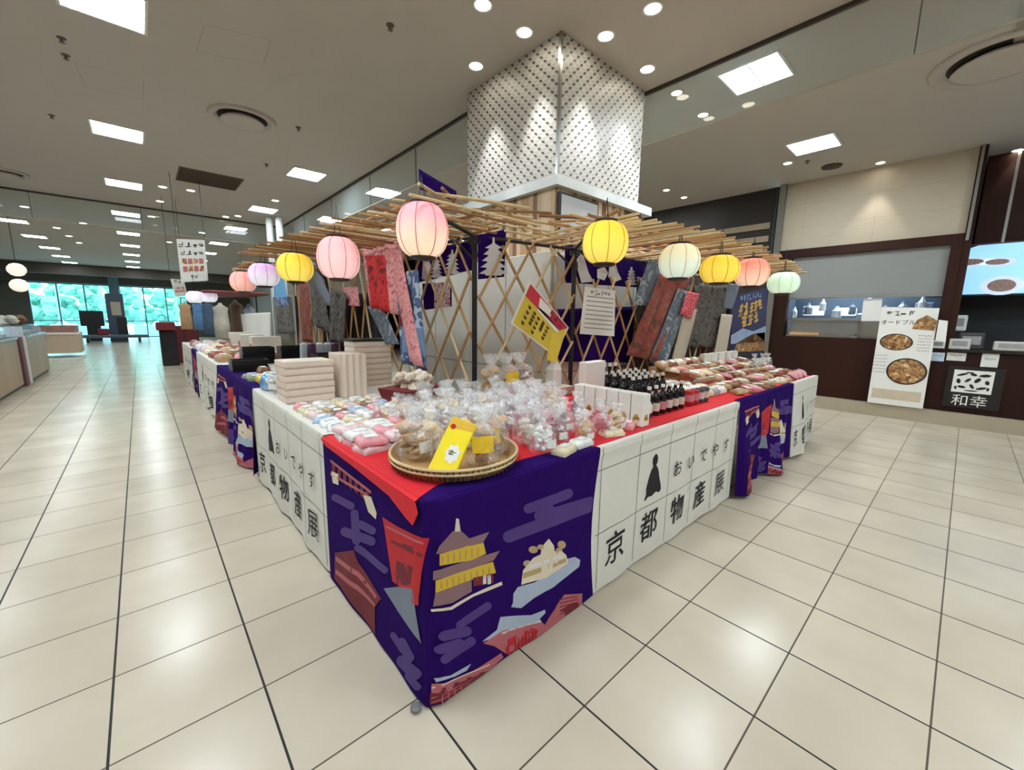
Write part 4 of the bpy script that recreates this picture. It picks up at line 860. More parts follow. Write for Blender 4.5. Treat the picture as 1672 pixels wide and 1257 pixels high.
sheet('kimono_cloth', 'slate cloth strip under the coral lantern', ony(1188, 462, yb-.05), ony(1208, 464, yb-.05), ony(1198, 505, yb-.05), ony(1182, 503, yb-.05), M('slate_hanging_cloth', (112, 118, 130), .8), 1, .008, nu=8)
sheet('dark_curtain', 'black backing curtain behind the lattice of the left wing', (1.12, 4.6, 1.62), (1.12, 2.75, 1.62), (1.12, 2.75, .75), (1.12, 4.6, .75), M('black_curtain_cloth', (30, 26, 34), .9), 7, .02, cat='curtain', nu=40)
sheet('dark_curtain', 'brown grey backing curtain behind the cloths of the right wing', (3.0, 1.12, 1.8), (5.0, 1.12, 1.8), (5.0, 1.12, .8), (3.0, 1.12, .8), F_DRK, 8, .02, cat='curtain', nu=40)
sheet('kimono_cloth', 'dark cloth with pale pattern hanging between the yellow and second pink lanterns', onx(540, 470, .93), onx(566, 478, .93), onx(560, 560, .93), onx(536, 556, .93), F_DRK, 2, .012)
sheet('kimono_cloth', 'russet striped cloth beside the yellow lantern', onx(488, 462, .97), onx(503, 462, .97), onx(510, 560, .97), onx(492, 556, .97), F_BRN, 2, .012)
sheet('kimono_cloth', 'pale speckled cloth under the second pink lantern', onx(560, 470, .98), onx(584, 468, .98), onx(586, 500, .98), onx(562, 498, .98), F_PINK, 1, .01, nu=10)
# purple curtains with white prints
def curtain(label, pts, fn, artp, texts=()):
    q = [fn(*p) for p in pts]; o = sheet('purple_curtain', label, *q, PUR, 3, .008, cat='curtain', grp=None); mb = MB(); nn = (q[1]-q[0]).cross(q[3]-q[0]).normalized()
    s_ = 1 if nn.dot(CP-q[0]) > 0 else -1; off = nn*s_*.02
    for poly in artp: k = len(poly); mb.add([fn(*p)+off for p in poly], [tuple(range(k))], 0)
    for s, u, v, sz in texts: text_on(mb, s, fn(u, v)+off, q[1]-q[0], q[0]-q[3], sz, 0)
    mb.build('print', M('white_print', (206, 204, 206), .8), o); return o
def pagoda(cx, y0, y1, w):
    p = [(cx-1.5, y0), (cx+1.5, y0)]; n = 5; h = (y1-y0)*.84/n; yy = y0+(y1-y0)*.16; R_ = []
    for i in range(n): R_ += [(cx+w*(.55+.09*i), yy+h*(i+.7)), (cx+w*(.3+.05*i), yy+h*(i+.8)), (cx+w*(.3+.05*i), yy+h*(i+1))]
    return p+[(cx+2, yy)]+R_+[(2*cx-a, b) for a, b in reversed(R_)]+[(cx-2, yy)]
for lab, pts, A_, T_ in (('purple curtain with a white pagoda print at the top of the middle lattice', [(780, 384), (826, 374), (824, 452), (782, 456)], [pagoda(803, 388, 450, 26)], ()),
                     ('purple curtain with white characters behind the big pink lantern', [(676, 412), (776, 392), (776, 440), (680, 462)], [pagoda(742, 408, 448, 15), pagoda(716, 418, 454, 12), [(694, 430), (704, 424), (708, 440), (702, 458), (692, 456)]], ()),
                     ('dark purple curtain strip beside the right middle post', [(922, 392), (934, 388), (936, 462), (924, 462)], [], ())):
    fn = (lambda u, v: onx(u, v, 1.18)) if 'behind' in lab else (lambda u, v: ony(u, v, 1.24))
    curtain(lab, pts, fn, A_, T_)
curtain('purple curtain with white figures behind the yellow lantern', [(926, 400), (1058, 420), (1050, 470), (934, 462)], lambda u, v: ony(u, v, 1.14), [[(942, 412), (950, 418), (958, 445), (966, 460), (946, 462), (940, 440)], pagoda(1028, 436, 466, 11), [(972, 440), (984, 436), (990, 446), (984, 458), (972, 454)], [(992, 434), (1002, 430), (1006, 444), (1012, 456), (998, 462), (990, 452)]])
o = sheet('purple_curtain', 'purple cloth hanging low behind the white note and the lattice', ony(905, 505, 1.2), ony(1040, 500, 1.2), ony(1030, 592, 1.2), ony(905, 590, 1.2), PUR, 4, .012, cat='curtain')
o = sheet('purple_flag', 'purple flag sticking up above the canopy corner', (.55, .98, 2.16), (.86, 1.08, 2.13), (.86, 1.08, 2.07), (.56, .98, 2.06), PUR, 1, .006, nu=8, nv=4, cat='flag')
sheet('purple_hanging', 'narrow purple hanging with a red and white crest behind the lattice', onx(690, 463, 1.16), onx(738, 460, 1.16), onx(737, 500, 1.16), onx(692, 506, 1.16), PUR, 1, .003, cat='curtain', bands=[(floral('red_white_crest', [(200, 60, 70), (226, 214, 210), (170, 40, 56), (232, 226, 220)], 22), .42, .98, .0, 1)])
# white note, yellow poster, blue food poster
def flat(name, label, pts, fn, mat, cat, th=.004):
    q = [fn(*p) for p in pts]; nn = (q[1]-q[0]).cross(q[3]-q[0]).normalized(); s_ = 1 if nn.dot(CP-q[0]) > 0 else -1; nn = nn*s_
    return tag(MB().poly3(q, nn*-1, th).build(name, mat), label, cat), q, nn
o, q, nn = flat('white_note', 'white handwritten note with ruled lines on the lattice under the yellow lantern', [(955, 468), (1005, 474), (1003, 549), (947, 545)], lambda u, v: ony(u, v, 1.0), CARD, 'notice')
mb = MB()
for k in range(8):
    a = q[0].lerp(q[3], .2+k*.095); b = q[1].lerp(q[2], .2+k*.095); mb.add([a.lerp(b, .08)+nn*.003, a.lerp(b, .92)+nn*.003, a.lerp(b, .92)+nn*.003+Vector((0, 0, .006)), a.lerp(b, .08)+nn*.003+Vector((0, 0, .006))], [(0, 1, 2, 3)], 0)
scribble(mb, q[0].lerp(q[1], .5).lerp(q[3].lerp(q[2], .5), .16)+nn*.003, q[1]-q[0], q[0]-q[3], .28, .04, 6, 0)
mb.build('writing', SOFTLINE, o)
YP = M('poster_yellow', (222, 200, 70), .55, var=.06)
o, q, nn = flat('yellow_poster', 'tilted yellow sale poster with a red band hanging before the middle lattice', [(866, 464), (926, 534), (904, 578), (838, 527)], lambda u, v: ony(u, v, 1.04), YP, 'poster')
mb = MB(); B = lambda a, b: q[0].lerp(q[1], a).lerp(q[3].lerp(q[2], a), b)+nn*.003
mb.add([B(0, 0), B(1, 0), B(1, .3), B(0, .3)], [(0, 1, 2, 3)], 0); mb.add([B(.3, .22), B(1, .3), B(.9, .42), B(.3, .34)], [(0, 1, 2, 3)], 1)
ex, ey = q[1]-q[0], q[0]-q[3]
scribble(mb, B(.72, .24)+nn*.002, ex, ey, .2, .06, 3, 3, 2); mb.add([B(.25, .04)+nn*.001, B(.55, .02)+nn*.001, B(.6, .2)+nn*.001, B(.3, .26)+nn*.001], [(0, 1, 2, 3)], 1)
for k, (xx, ya_, yb_) in enumerate(((.12, .4, .95), (.25, .42, .8), (.36, .45, .98), (.48, .44, .72), (.6, .46, .9))):
    for j in range(4): yy = ya_+(yb_-ya_)*j/4; mb.add([B(xx, yy)+nn*.001, B(xx+.07, yy+.02)+nn*.001, B(xx+.06, yy+.09)+nn*.001, B(xx+.01, yy+.07)+nn*.001], [(0, 1, 2, 3)], 2)
mb.build('print', [M('poster_red', (200, 44, 70), .6), CARD, M('poster_brown', (84, 56, 20), .6), M('poster_deep_red', (130, 30, 50), .6)], o)
MB().poly3([ony(900, 545, 1.035), ony(925, 536, 1.035), ony(908, 592, 1.035), ony(893, 588, 1.035)], -nn, .003).build('tail', YP, o)
MB().poly3([B(-.04, -.04), B(1.04, -.04), B(1.04, 1.04), B(-.04, 1.04)], -nn, .001).build('border', CARD, o).location = (-nn*.004)
e, q, nn = flat('food_poster', 'dark blue food poster with yellow lettering under the coral lantern', [(1196, 484), (1254, 470), (1248, 578), (1192, 574)], lambda u, v: ony(u, v, .93), M('poster_navy', (36, 36, 84), .5), 'poster', .01)
mb = MB(); B = lambda a, b: q[0].lerp(q[1], a).lerp(q[3].lerp(q[2], a), b)+nn*.003; ex, ey = q[1]-q[0], q[0]-q[3]
scribble(mb, B(.5, .14), ex, ey, .8, .1, 8, 1, 3); scribble(mb, B(.5, .36), ex, ey, .9, .18, 5, 0, 4); scribble(mb, B(.5, .36)+nn*.001, ex, ey, .9, .18, 5, 0, 5); scribble(mb, B(.5, .54), ex, ey, .7, .17, 3, 0, 6); scribble(mb, B(.5, .54)+nn*.001, ex, ey, .7, .17, 3, 0, 8)
mb.add([B(0, .7), B(.3, .58), B(.6, .64), B(1, .56), B(1, .8), B(0, .86)], [(0, 1, 2, 3, 4, 5)], 1); mb.add([B(.1, 1), B(.15, .84), B(.6, .68), B(.98, .66), B(.98, .95)], [(0, 1, 2, 3, 4)], 2)
mb.build('print', [M('poster_gold_letter', (224, 180, 84), .6), M('poster_pale_blue', (150, 170, 200), .6, var=.3, scale=8), FOOD], e)
MB().box(0, .03, 0, .03, 0, 1).build('post', BLACKM, e).location = q[3]+Vector((.3, .03, -.95))

# ------------------------------------------------------------------ far stall behind the left wing
def hang_sign(label, u0, u1, v0, v1, Y, texts):
    o = empty('hanging_sign', ony(u0, v0, Y), 0, label, 'sign'); a, b, c, d = ony(u0, v0, Y), ony(u1, v0+2, Y), ony(u1+6, v1, Y), ony(u0+8, v1+3, Y); p0 = Vector(o.location)
    bd_ = MB().poly3([p-p0 for p in (a, b, c, d)], (0, 1, 0), .015).build('board', M('sign_board_grey', (196, 194, 186), .6), o)
    mb = MB(); ex, ey = b-a, a-d
    for s, f, sz, mi in texts: scribble(mb, a.lerp(b, .5).lerp(d.lerp(c, .5), f)-p0+Vector((0, -.004, 0)), ex, ey, sz*len(s), sz, len(s), mi, len(s))
    B = lambda x_, y_: a.lerp(b, x_).lerp(d.lerp(c, x_), y_)-p0+Vector((0, -.004, 0))
    for i in range(4):
        for j in range(2): mb.add([B(.12+i*.2, .45+j*.18), B(.28+i*.2, .45+j*.18), B(.28+i*.2, .58+j*.18), B(.12+i*.2, .58+j*.18)], [(0, 1, 2, 3)], 1+(i+j) % 2)
    mb.build('print', [INK, FOOD, M('sign_photo_red', (170, 90, 90), .6)], bd_)
    MB().tube([a-p0, Vector((a.x-p0.x, 0, H-p0.z))], .004, 5).build('cord', BLACKM, o); MB().tube([b-p0, Vector((b.x-p0.x, 0, H-p0.z))], .004, 5).build('cord', BLACKM, o)
hang_sign('large hanging white menu sign over the far stall', 288, 334, 390, 458, 8, (('おいしい', .2, .09, 0), ('京都物産', .38, .08, 0), ('全品', .93, .06, 0)))
hang_sign('smaller hanging white sign behind the large one', 278, 300, 455, 482, 10, (('京都', .25, .07, 0),))
for i, (x, y, z, s_, c, l, n, cat) in enumerate(((-.12, 13.4, 0, (.35, .3, .95), (34, 28, 32), 'black draped stand at the far end of the aisle', 'draped_stand', 'stand'), (-.15, 13.3, .95, (.4, .34, .22), (120, 40, 46), 'dark red draped box on the black stand', 'draped_box', 'box'),
        (.3, 14.2, 0, (.6, .4, 1.05), (96, 30, 36), 'dark red far display table', 'far_display', 'display'), (.25, 12.5, 1.0, (.25, .2, .7), (196, 160, 120), 'tan garment on the far rack', 'garment', 'garment'), (.45, 11.8, 1.0, (.22, .2, .75), (96, 140, 190), 'blue garment on the far rack', 'garment', 'garment'),
        (.6, 11.2, .9, (.25, .2, .8), (70, 92, 120), 'slate blue garment on the far rack', 'garment', 'garment'), (.75, 10.4, .85, (.3, .25, .8), (186, 180, 166), 'cream garment on the far rack', 'garment', 'garment'), (.9, 9.4, .8, (.25, .3, .9), (96, 74, 60), 'brown garment at the far rack end', 'garment', 'garment'),
        (.95, 8.3, .8, (.2, .35, .8), (150, 160, 176), 'pale blue garment nearest on the far rack', 'garment', 'garment'), (1.15, 6.6, 0, (.1, .9, 1.7), (120, 116, 104), 'grey netted panel behind the far goods', 'netted_panel', 'panel'), (.7, 8.5, 1.75, (1.0, 1.6, .05), (110, 54, 52), 'dark red awning over the far stall', 'awning', 'awning'))):
    sx, sy, sz = s_; mb = MB()
    if n == 'garment':
        mb.lathe([(sx*.5, 0), (sx*.46, sz*.4), (sx*.4, sz*.75), (sx*.5, sz*.86), (sx*.15, sz*.95), (sx*.1, sz)], 14, wob=lambda q, j: 1+.12*math.sin(q*6+j))
    else: mb.rbox(-sx/2, sx/2, -sy/2, sy/2, 0, sz, .02)
    e = tag(mb.build(n, M('far_item_%d' % i, c, .8, var=.35, scale=9), loc=(x, y, z), smooth=(n == 'garment')), l, cat)
    if n == 'garment': MB().tube([(0, 0, sz-.01), (0, 0, sz+.08)], .004).build('hanger', BLACKM, e)
o = empty('garment_rack', (.55, 10.4, 0), 0, 'black far garment rack behind the left wing', 'rack')
MB().tube([(-.35, 2.4, 1.8), (.5, -2.3, 1.74)], .012).build('rail', BLACKM, o)
for x, y in ((-.35, 2.4), (.5, -2.3)): MB().tube([(x, y, 0), (x, y, 1.8)], .012).build('leg', BLACKM, o)

# ------------------------------------------------------------------ goods
rg = random.Random(99); TT = TZ+.008
def bag_mesh(r, h, seed):
    q_ = random.Random(seed); a = [q_.uniform(.86, 1.12) for _ in range(16)]; ph = q_.random()*6
    prof = [(r*.55, 0), (r*.98, .012), (r*1.06, h*.2), (r*1.04, h*.42), (r*.86, h*.58), (r*.34, h*.70), (r*.24, h*.74), (r*.36, h*.80), (r*.52, h*.9), (r*.6, h*.97)]
    def wob(q, j): 
        k = int(q/6.2832*16+.01) % 16; s_ = .3 if j < 3 else (.6 if j < 5 else 1.4)
        return 1+(a[k]-1)*s_+(.16 if j > 6 else .03)*math.sin(q*5+ph+j*.4)
    return MB().lathe(prof, 16, wob=wob, closed=False)
def contents(kind, r, h, seed):
    q_ = random.Random(seed); mb = MB()
    if kind in ('cracker', 'cookie'):
        for k in range(16 if kind == 'cracker' else 20):
            a = q_.random()*6.28; d = r*.48*math.sqrt(q_.random()); rr_ = r*.5
            mb.lathe([(rr_*.9, 0), (rr_, .003), (rr_*.95, .008), (rr_*.4, .0095)], 12, (0, 0, 0), M4=R4((d*math.cos(a), d*math.sin(a), .014+h*.54*k/(16 if kind == 'cracker' else 20)), a, q_.uniform(-.8, .8), q_.uniform(-.5, .5)))
    elif kind == 'candy':
        for k in range(40):
            a = q_.random()*6.28; d = r*.72*math.sqrt(q_.random()); s_ = r*.2
            mb.lathe([(s_*.5, -s_*.8), (s_, -.1*s_), (s_*.9, .4*s_), (s_*.2, .9*s_)], 8, M4=R4((d*math.cos(a), d*math.sin(a), .02+h*.5*k/40), a, q_.random()*3))
    else:
        for k in range(14):
            a = q_.random()*6.28; d = r*.45*q_.random(); mb.rbox(-r*.42, r*.42, -r*.24, r*.24, -r*.14, r*.14, r*.04, M4=R4((d*math.cos(a), d*math.sin(a), .02+h*.54*k/14), a, q_.uniform(-.6, .6), q_.uniform(-.4, .4)))
    return mb
KINDS = {'tan rice crackers': ('cracker', (196, 152, 98)), 'brown rice crackers': ('cookie', (146, 96, 54)), 'pale sweets': ('block', (224, 212, 190)), 'pink sweets': ('candy', (206, 104, 116)), 'plum coloured pickles': ('block', (112, 66, 84)),
         'cream biscuits': ('cookie', (226, 200, 152)), 'dark red sweets': ('block', (142, 36, 48)), 'white sugar sweets': ('candy', (234, 232, 226)), 'yellow labelled crackers': ('cracker', (180, 132, 84))}
LAB = M('white_tag_print', (222, 224, 222), .5, var=.25, scale=90); LABY = M('yellow_tag_print', (234, 196, 40), .5, var=.2, scale=60)
protos = {}
def make_bag(kind, v):
    r, h = .052, .165; ck, col = KINDS[kind]; o = link('snack_bag', bag_mesh(r, h, v*7+len(kind)).mesh('snack_bag', FILM, True)); o['category'] = 'snack bag'
    contents(ck, r*.9, h, v*3+1).build('contents', M('food_'+kind.replace(' ', '_'), col, .6, var=.3, scale=50), o)
    y = kind.startswith('yellow'); w2, h2 = (.028, .045) if y else (.022, .03)
    MB().grid(lambda a, b: Vector(((r*1.05)*math.sin((a-.5)*w2*2/r), -(r*1.05)*math.cos((a-.5)*w2*2/r), .028+b*h2+(.02 if y else 0))), 5, 2).build('label', LABY if y else LAB, o)
    return o
used = set()
def put_bag(kind, x, y, z, label, grp, rz=None, sc=None, tilt=None):
    v = rg.randrange(3); key = (kind, v); rz = rg.uniform(-.5, .3) if rz is None else rz; sc = sc or rg.uniform(.92, 1.08)
    tl = rg.uniform(.05, .16) if tilt is None else tilt; a_ = rg.uniform(0, 6.28); rot = (tl*math.cos(a_), tl*math.sin(a_), rz)
    if key not in protos:
        protos[key] = make_bag(kind, v); o = protos[key]; o.location = (x, y, z); o.rotation_euler = rot; o.scale = (sc,)*3; o['label'] = label; o['group'] = grp; return o
    return dup(protos[key], (x, y, z), rz, label, grp, sc, rot)
# basket
BC = Vector((.285, .265, TT)); BR = .262
o = empty('bamboo_basket', BC, 0, 'round shallow woven bamboo basket on the corner of the stall', 'basket')
t = NT('woven_bamboo'); x, y, z = t.xyz(); a = t.math('ARCTAN2', y, x); k = t.math('SINE', t.math('MULTIPLY', a, 90)); c = t.mix(t.math('GREATER_THAN', k, .1), lin((150, 108, 62)), lin((206, 170, 116))); t.base(c); t.b.inputs['Roughness'].default_value = .6; reg(t)
t = NT('basket_mat'); x, y, z = t.xyz(); c = t.mix(t.math('GREATER_THAN', t.math('MULTIPLY', t.math('SINE', t.math('MULTIPLY', x, 300)), t.math('SINE', t.math('MULTIPLY', y, 300))), 0), lin((176, 136, 86)), lin((200, 164, 110))); t.base(c); reg(t)
MB().lathe([(BR*.86, 0), (BR*.86, .006), (.001, .006)], 48, closed=False).build('base', MC['basket_mat'], o)
MB().lathe([(BR*.86, 0), (BR*.95, .03), (BR, .052), (BR*.975, .052), (BR*.92, .03), (BR*.84, .006)], 72, closed=False).build('side', MC['woven_bamboo'], o)
mb = MB(); n = 64
for zz, rr_ in ((.054, BR*.99), (.036, BR*.985)): mb.tube([(rr_*math.cos(q*6.2832/n), rr_*math.sin(q*6.2832/n), zz) for q in range(n+1)], .006, 6)
rim_ = mb.build('rim', BAM2, o)
mb = MB()
for q in range(72): a = q*6.2832/72; mb.tube([(BR*1.0*math.cos(a), BR*1.0*math.sin(a), .052), (BR*.97*math.cos(a+.02), BR*.97*math.sin(a+.02), .012)], .0028, 4)
mb.build('binding', M('dark_cane_binding', (104, 70, 40), .6), rim_)
def bagrow(pts, kinds, fmt, grp, z=TT, sc=None):
    for i, p in enumerate(pts):
        k = kinds[i % len(kinds)]; put_bag(k, p[0], p[1], p[2] if len(p) > 2 else z, fmt.format(k=k, o=ORD[min(i, 11)]), grp, sc=sc)
G = 'clear bags in the bamboo basket'
put_bag('yellow labelled crackers', BC.x+.045, BC.y-.135, TT+.008, 'clear bag with a yellow label in the basket, right of the yellow packet', G, -.6, 1.45)
put_bag('yellow labelled crackers', BC.x+.165, BC.y-.05, TT+.01, 'clear bag with a yellow label at the right rim of the basket', G, -.7, 1.35)
put_bag('tan rice crackers', BC.x-.13, BC.y+.09, TT+.008, 'clear bag of crackers in the basket, left of the yellow packet', G, .2, 1.5)
put_bag('cream biscuits', BC.x-.02, BC.y+.16, TT+.008, 'clear bag of biscuits at the back of the basket', G, .2, 1.2)
put_bag('cream biscuits', BC.x+.10, BC.y+.10, TT+.008, 'clear bag of biscuits in the middle of the basket', G, .1, 1.2)
# yellow packet leaning in the basket
o = empty('yellow_packet', (BC.x-.155, BC.y-.135, TT+.022), math.radians(-42), 'flat bright yellow packet with a crane print leaning in the basket', 'packet')
A_ = R4((0, 0, 0), 0, math.radians(-34)) @ Matrix.Rotation(math.radians(20), 4, 'Y'); YEL = M('bright_yellow_packet', (246, 222, 30), .3, var=.03)
pb_ = MB().rbox(-.052, .052, 0, .018, 0, .225, .004, M4=A_).build('packet', YEL, o)
mb = MB(); mb.add([A_ @ Vector(p) for p in ((-.05, -.001, .18), (.05, -.001, .19), (.05, -.001, .222), (-.05, -.001, .222))], [(0, 1, 2, 3)], 0)
mb.add([A_ @ Vector((-.03+.011*math.cos(q), -.002, .185+.011*math.sin(q))) for q in [k*.6 for k in range(10)]], [tuple(range(10))], 1)
mb.add([A_ @ Vector((.01+.03*math.cos(q)*k, -.0015, .085+.04*math.sin(q)*k)) for q, k in [(i*.45, 1 if i % 2 else .8) for i in range(14)]], [tuple(range(14))], 2)
scribble(mb, A_ @ Vector((.01, -.003, .065)), A_.to_3x3() @ Vector((1, 0, 0)), A_.to_3x3() @ Vector((0, 0, 1)), .03, .035, 1, 3)
mb.build('print', [M('deep_yellow', (222, 176, 40), .4), A_RED, CARD, SOFTLINE], pb_)
# standing clear bags, row by row, behind and beside the basket
rowsets = [
    (.53, [.62, .75, .88, 1.0], 'first'), (.64, [.50, .62, .75, .88, 1.01, 1.14], 'second'), (.76, [.46, .58, .71, .84, .97, 1.10], 'third'),
    (.88, [.50, .62, .75, .88, 1.01], 'fourth'), (1.0, [.60, .73, .86], 'fifth')]
kk = ['white sugar sweets', 'pale sweets', 'cream biscuits', 'tan rice crackers', 'white sugar sweets', 'pink sweets', 'pale sweets', 'brown rice crackers']
n = 0
for y, xs, row in rowsets:
    for i, x in enumerate(xs):
        k = kk[(n*3+i) % len(kk)]; n += 1
        put_bag(k, x+rg.uniform(-.012, .012), y+rg.uniform(-.012, .012), TT, 'clear bag of %s, %s from left in %s row behind basket' % (k, ORD[i], row), 'clear bags standing behind the basket', sc=rg.uniform(1.12, 1.35))
bagrow([(.63, .09), (.66, .22), (.60, .36)], ['white sugar sweets', 'pale sweets', 'tan rice crackers'], 'clear bag of {k} right beside the basket, {o} from the table edge', 'bags right of the basket', sc=1.2)
bagrow([(.80, .16), (.80, .30), (.78, .42)], ['dark red sweets', 'plum coloured pickles', 'pink sweets'], 'clear bag of {k} in the plum column, {o} from the edge', 'plum and pink bags', sc=1.1)
bagrow([(.94, .10), (.95, .24), (.95, .38)], ['tan rice crackers', 'plum coloured pickles', 'pink sweets'], 'clear bag of {k} midway to the white boxes, {o} from edge', 'bags before the white boxes')
bagrow([(1.10, .11), (1.10, .25), (1.10, .39)], ['pink sweets', 'white sugar sweets', 'pale sweets'], 'clear bag of {k} just left of the white boxes, {o} from edge', 'bags before the white boxes')
for i, (x, y) in enumerate(((.72, .45), (.98, .52), (1.12, .53), (1.02, .66), (1.14, .66), (1.2, .62), (1.16, .92), (.36, .62), (.40, .74), (.38, .86))):
    k = ('plum coloured pickles', 'pink sweets', 'pale sweets', 'white sugar sweets', 'tan rice crackers')[i % 5]
    put_bag(k, x, y, TT+.02, 'leaning clear bag of %s among the standing bags, %s counted from the right' % (k, ORD[i]), 'leaning clear bags', sc=rg.uniform(.95, 1.2), tilt=.4)
# tall open bags with brown snacks on a raised step in front of the lattice
o = MB().rbox(.93, 1.9, .96, 1.2, TT, TT+.07, .004).build('display_step', M('step_board', (190, 182, 166), .6)); tag(o, 'low pale step carrying the tall bags in front of the lattice', 'riser')
bagrow([(1.14, 1.06, TT+.07), (1.44, 1.06, TT+.07), (1.29, 1.05, TT+.07)], ['tan rice crackers', 'brown rice crackers', 'yellow labelled crackers'], 'tall clear bag of {k} on the step, {o} of three', 'tall bags on the step', sc=1.75)
bagrow([(1.12, .78), (1.24, .86), (1.36, .84), (1.34, .70)], ['brown rice crackers', 'tan rice crackers'], 'clear bag of {k} in front of the step, {o} from the left', 'bags in front of the step', sc=1.15)
# white boxes and tall white bags
WBX = M('white_carton', (226, 224, 216), .5, var=.03); GOLDP = M('gold_flower_print', (196, 158, 74), .5, var=.4, scale=60)
def carton(x, y, z, sx, sy, sz, label, grp, name='white_carton', cat='box', pr=True, rz=0):
    o = MB().rbox(-sx/2, sx/2, -sy/2, sy/2, 0, sz, .003).build(name, WBX, loc=(x, y, z)); o.rotation_euler = (0, 0, rz); tag(o, label, cat, grp)
    if pr:
        mb = MB()
        for cx, cz, r in ((0, sz*.3, .016), (.012, sz*.22, .012), (-.012, sz*.24, .011)): mb.add([(cx+r*math.cos(q*.8), -sy/2-.001, cz+r*math.sin(q*.8)) for q in range(8)], [tuple(range(8))], 0); mb.add([(-sx/2-.001, cx+r*math.cos(q*.8), cz+r*math.sin(q*.8)) for q in range(8)], [tuple(range(8))], 0)
        mb.build('print', GOLDP, o)
    return o
for i in range(6): carton(1.43, .09+i*.083, TT, .075, .078, .185, 'tall white carton in the row along the right edge, %s from the table edge' % ORD[i], 'row of white cartons')
for i, (x, y) in enumerate(((1.66, .66), (1.745, .67), (1.83, .68))): carton(x, y, TT, .078, .07, .30, 'tall white carton with gold print behind the low row, %s of three from the left' % ORD[i], 'tall cartons behind the low row')
o = MB(); o.rbox(-.05, .05, -.04, .04, 0, .13, .003).add([(-.05, -.04, .13), (.05, -.04, .13), (.05, .04, .13), (-.05, .04, .13), (0, -.0, .25)], [(0, 1, 4), (1, 2, 4), (2, 3, 4), (3, 0, 4)])
tag(o.build('pointed_white_box', WBX, loc=(1.45, 1.1, TT+.07)), 'white box with a pointed roof on the step before the purple cloth', 'box'); bpy.data.objects['pointed_white_box'].location = (1.79, 1.08, TT+.07)
# bottles
BD = M('dark_bottle_glass', (24, 20, 22), .08, var=.05); BL = M('bottle_label', (206, 200, 186), .5, var=.2, scale=50); BLP = M('bottle_label_pink', (196, 130, 140), .5); CAPW = M('bottle_cap_white', (214, 212, 204), .4)
def make_bottle(lbl):
    o = link('glass_bottle', MB().lathe([(.026, 0), (.03, .004), (.03, .11), (.026, .13), (.012, .155), (.0105, .185), (.013, .188)], 18).mesh('glass_bottle', BD, True)); o['category'] = 'bottle'
    MB().lathe([(.0303, .03), (.0303, .085)], 18, closed=False).build('label', lbl, o); MB().lathe([(.0135, .18), (.0135, .2), (.002, .201)], 14).build('cap', CAPW, o); return o
bp = [make_bottle(BL), make_bottle(BLP)]; bi = [0, 0]
def bottle(x, y, z, label, grp, sc=1, k=0):
    if not bi[k]: o = bp[k]; bi[k] = 1; o.location = (x, y, z); o['label'] = label; o['group'] = grp; o.scale = (sc,)*3; return o
    return dup(bp[k], (x, y, z), rg.random()*.6-.8, label, grp, sc)
for r in range(4):
    for i in range(6):
        bottle(1.93+i*.082-r*.03, .66-r*.095+.02, TT, 'dark glass bottle behind the white cartons, %s from left in %s row from back' % (ORD[i], ORD[r]), 'dark bottles behind the white cartons', 1.05, (i+r) % 5 == 3)
for i in range(6): bottle(1.66+i*.085, .17, TT, 'dark glass bottle in the front row beside the white cartons, %s from the left' % ORD[i], 'front row of bottles', .95, i in (2,))
for i in range(4): bottle(2.0+i*.075, .80, TT, 'dark bottle at the foot of the purple cloth, %s from the left' % ORD[i], 'rear bottles by the purple cloth', 1.25)
o = empty('wrapped_jar', (1.55, .13, TT), 0, 'dark blue jar wrapped in white paper at the right edge before the bottles', 'jar')
MB().lathe([(.03, 0), (.036, .01), (.036, .09), (.02, .12)], 18).build('jar', M('navy_jar', (40, 36, 86), .3), o, True); MB().lathe([(.037, .05), (.04, .1), (.022, .135), (.008, .15)], 16, closed=False).build('wrap', WBX, o, True)
for i in range(4):
    mm = M('red_can' if i < 2 else 'grey_can', (178, 30, 40) if i < 2 else (70, 72, 78), .35)
    e = tag(MB().lathe([(.03, 0), (.033, .005), (.033, .1), (.03, .106), (.0, .106)], 18).build('food_can', mm, smooth=False, loc=(2.22+i*.085, .17, TT)), '%s can by the right edge beyond the front bottles, %s from the left' % ('red' if i < 2 else 'grey', ORD[i]), 'can', 'cans beyond the bottles')
    MB().lathe([(.0335, .03), (.0335, .08)], 18, closed=False).build('label', BLP if i < 2 else BL, e)
bagrow([(1.24, .12), (1.25, .26), (1.24, .40), (1.25, .54)], ['cream biscuits', 'pink sweets', 'plum coloured pickles', 'pale sweets'], 'clear bag of {k} left of the cartons, {o} from edge', 'bags left of the white cartons')
# flat packs (pillow packs lying on the table)
def pack_mesh(sx, sy, sz, seed):
    q_ = random.Random(seed)
    def f(u, v, s_=1):
        e = (1-(2*u-1)**6)*(1-(2*v-1)**6); return Vector(((u-.5)*sx, (v-.5)*sy, max(0, s_)*(sz*.55+sz*.45*e**.5*(1+.25*q_.uniform(-1, 1)))))
    mb = MB().grid(lambda u, v: f(u, v), 10, 8); m0 = mb.grid(lambda u, v: Vector(((u-.5)*sx*.96, (v-.5)*sy*.96, 0)), 1, 1)
    nb = 11
    ring = list(range(11))+[11*j+10 for j in range(1, 9)]+[88+i for i in range(9, -1, -1)]+[11*j for j in range(7, 0, -1)]
    base = len(mb.v); mb.v += [(mb.v[i][0]*.97, mb.v[i][1]*.97, 0) for i in ring]; k = len(ring)
    for i in range(k): mb.f.append((base+i, base+(i+1) % k, ring[(i+1) % k], ring[i])); mb.mi.append(0)
    return mb
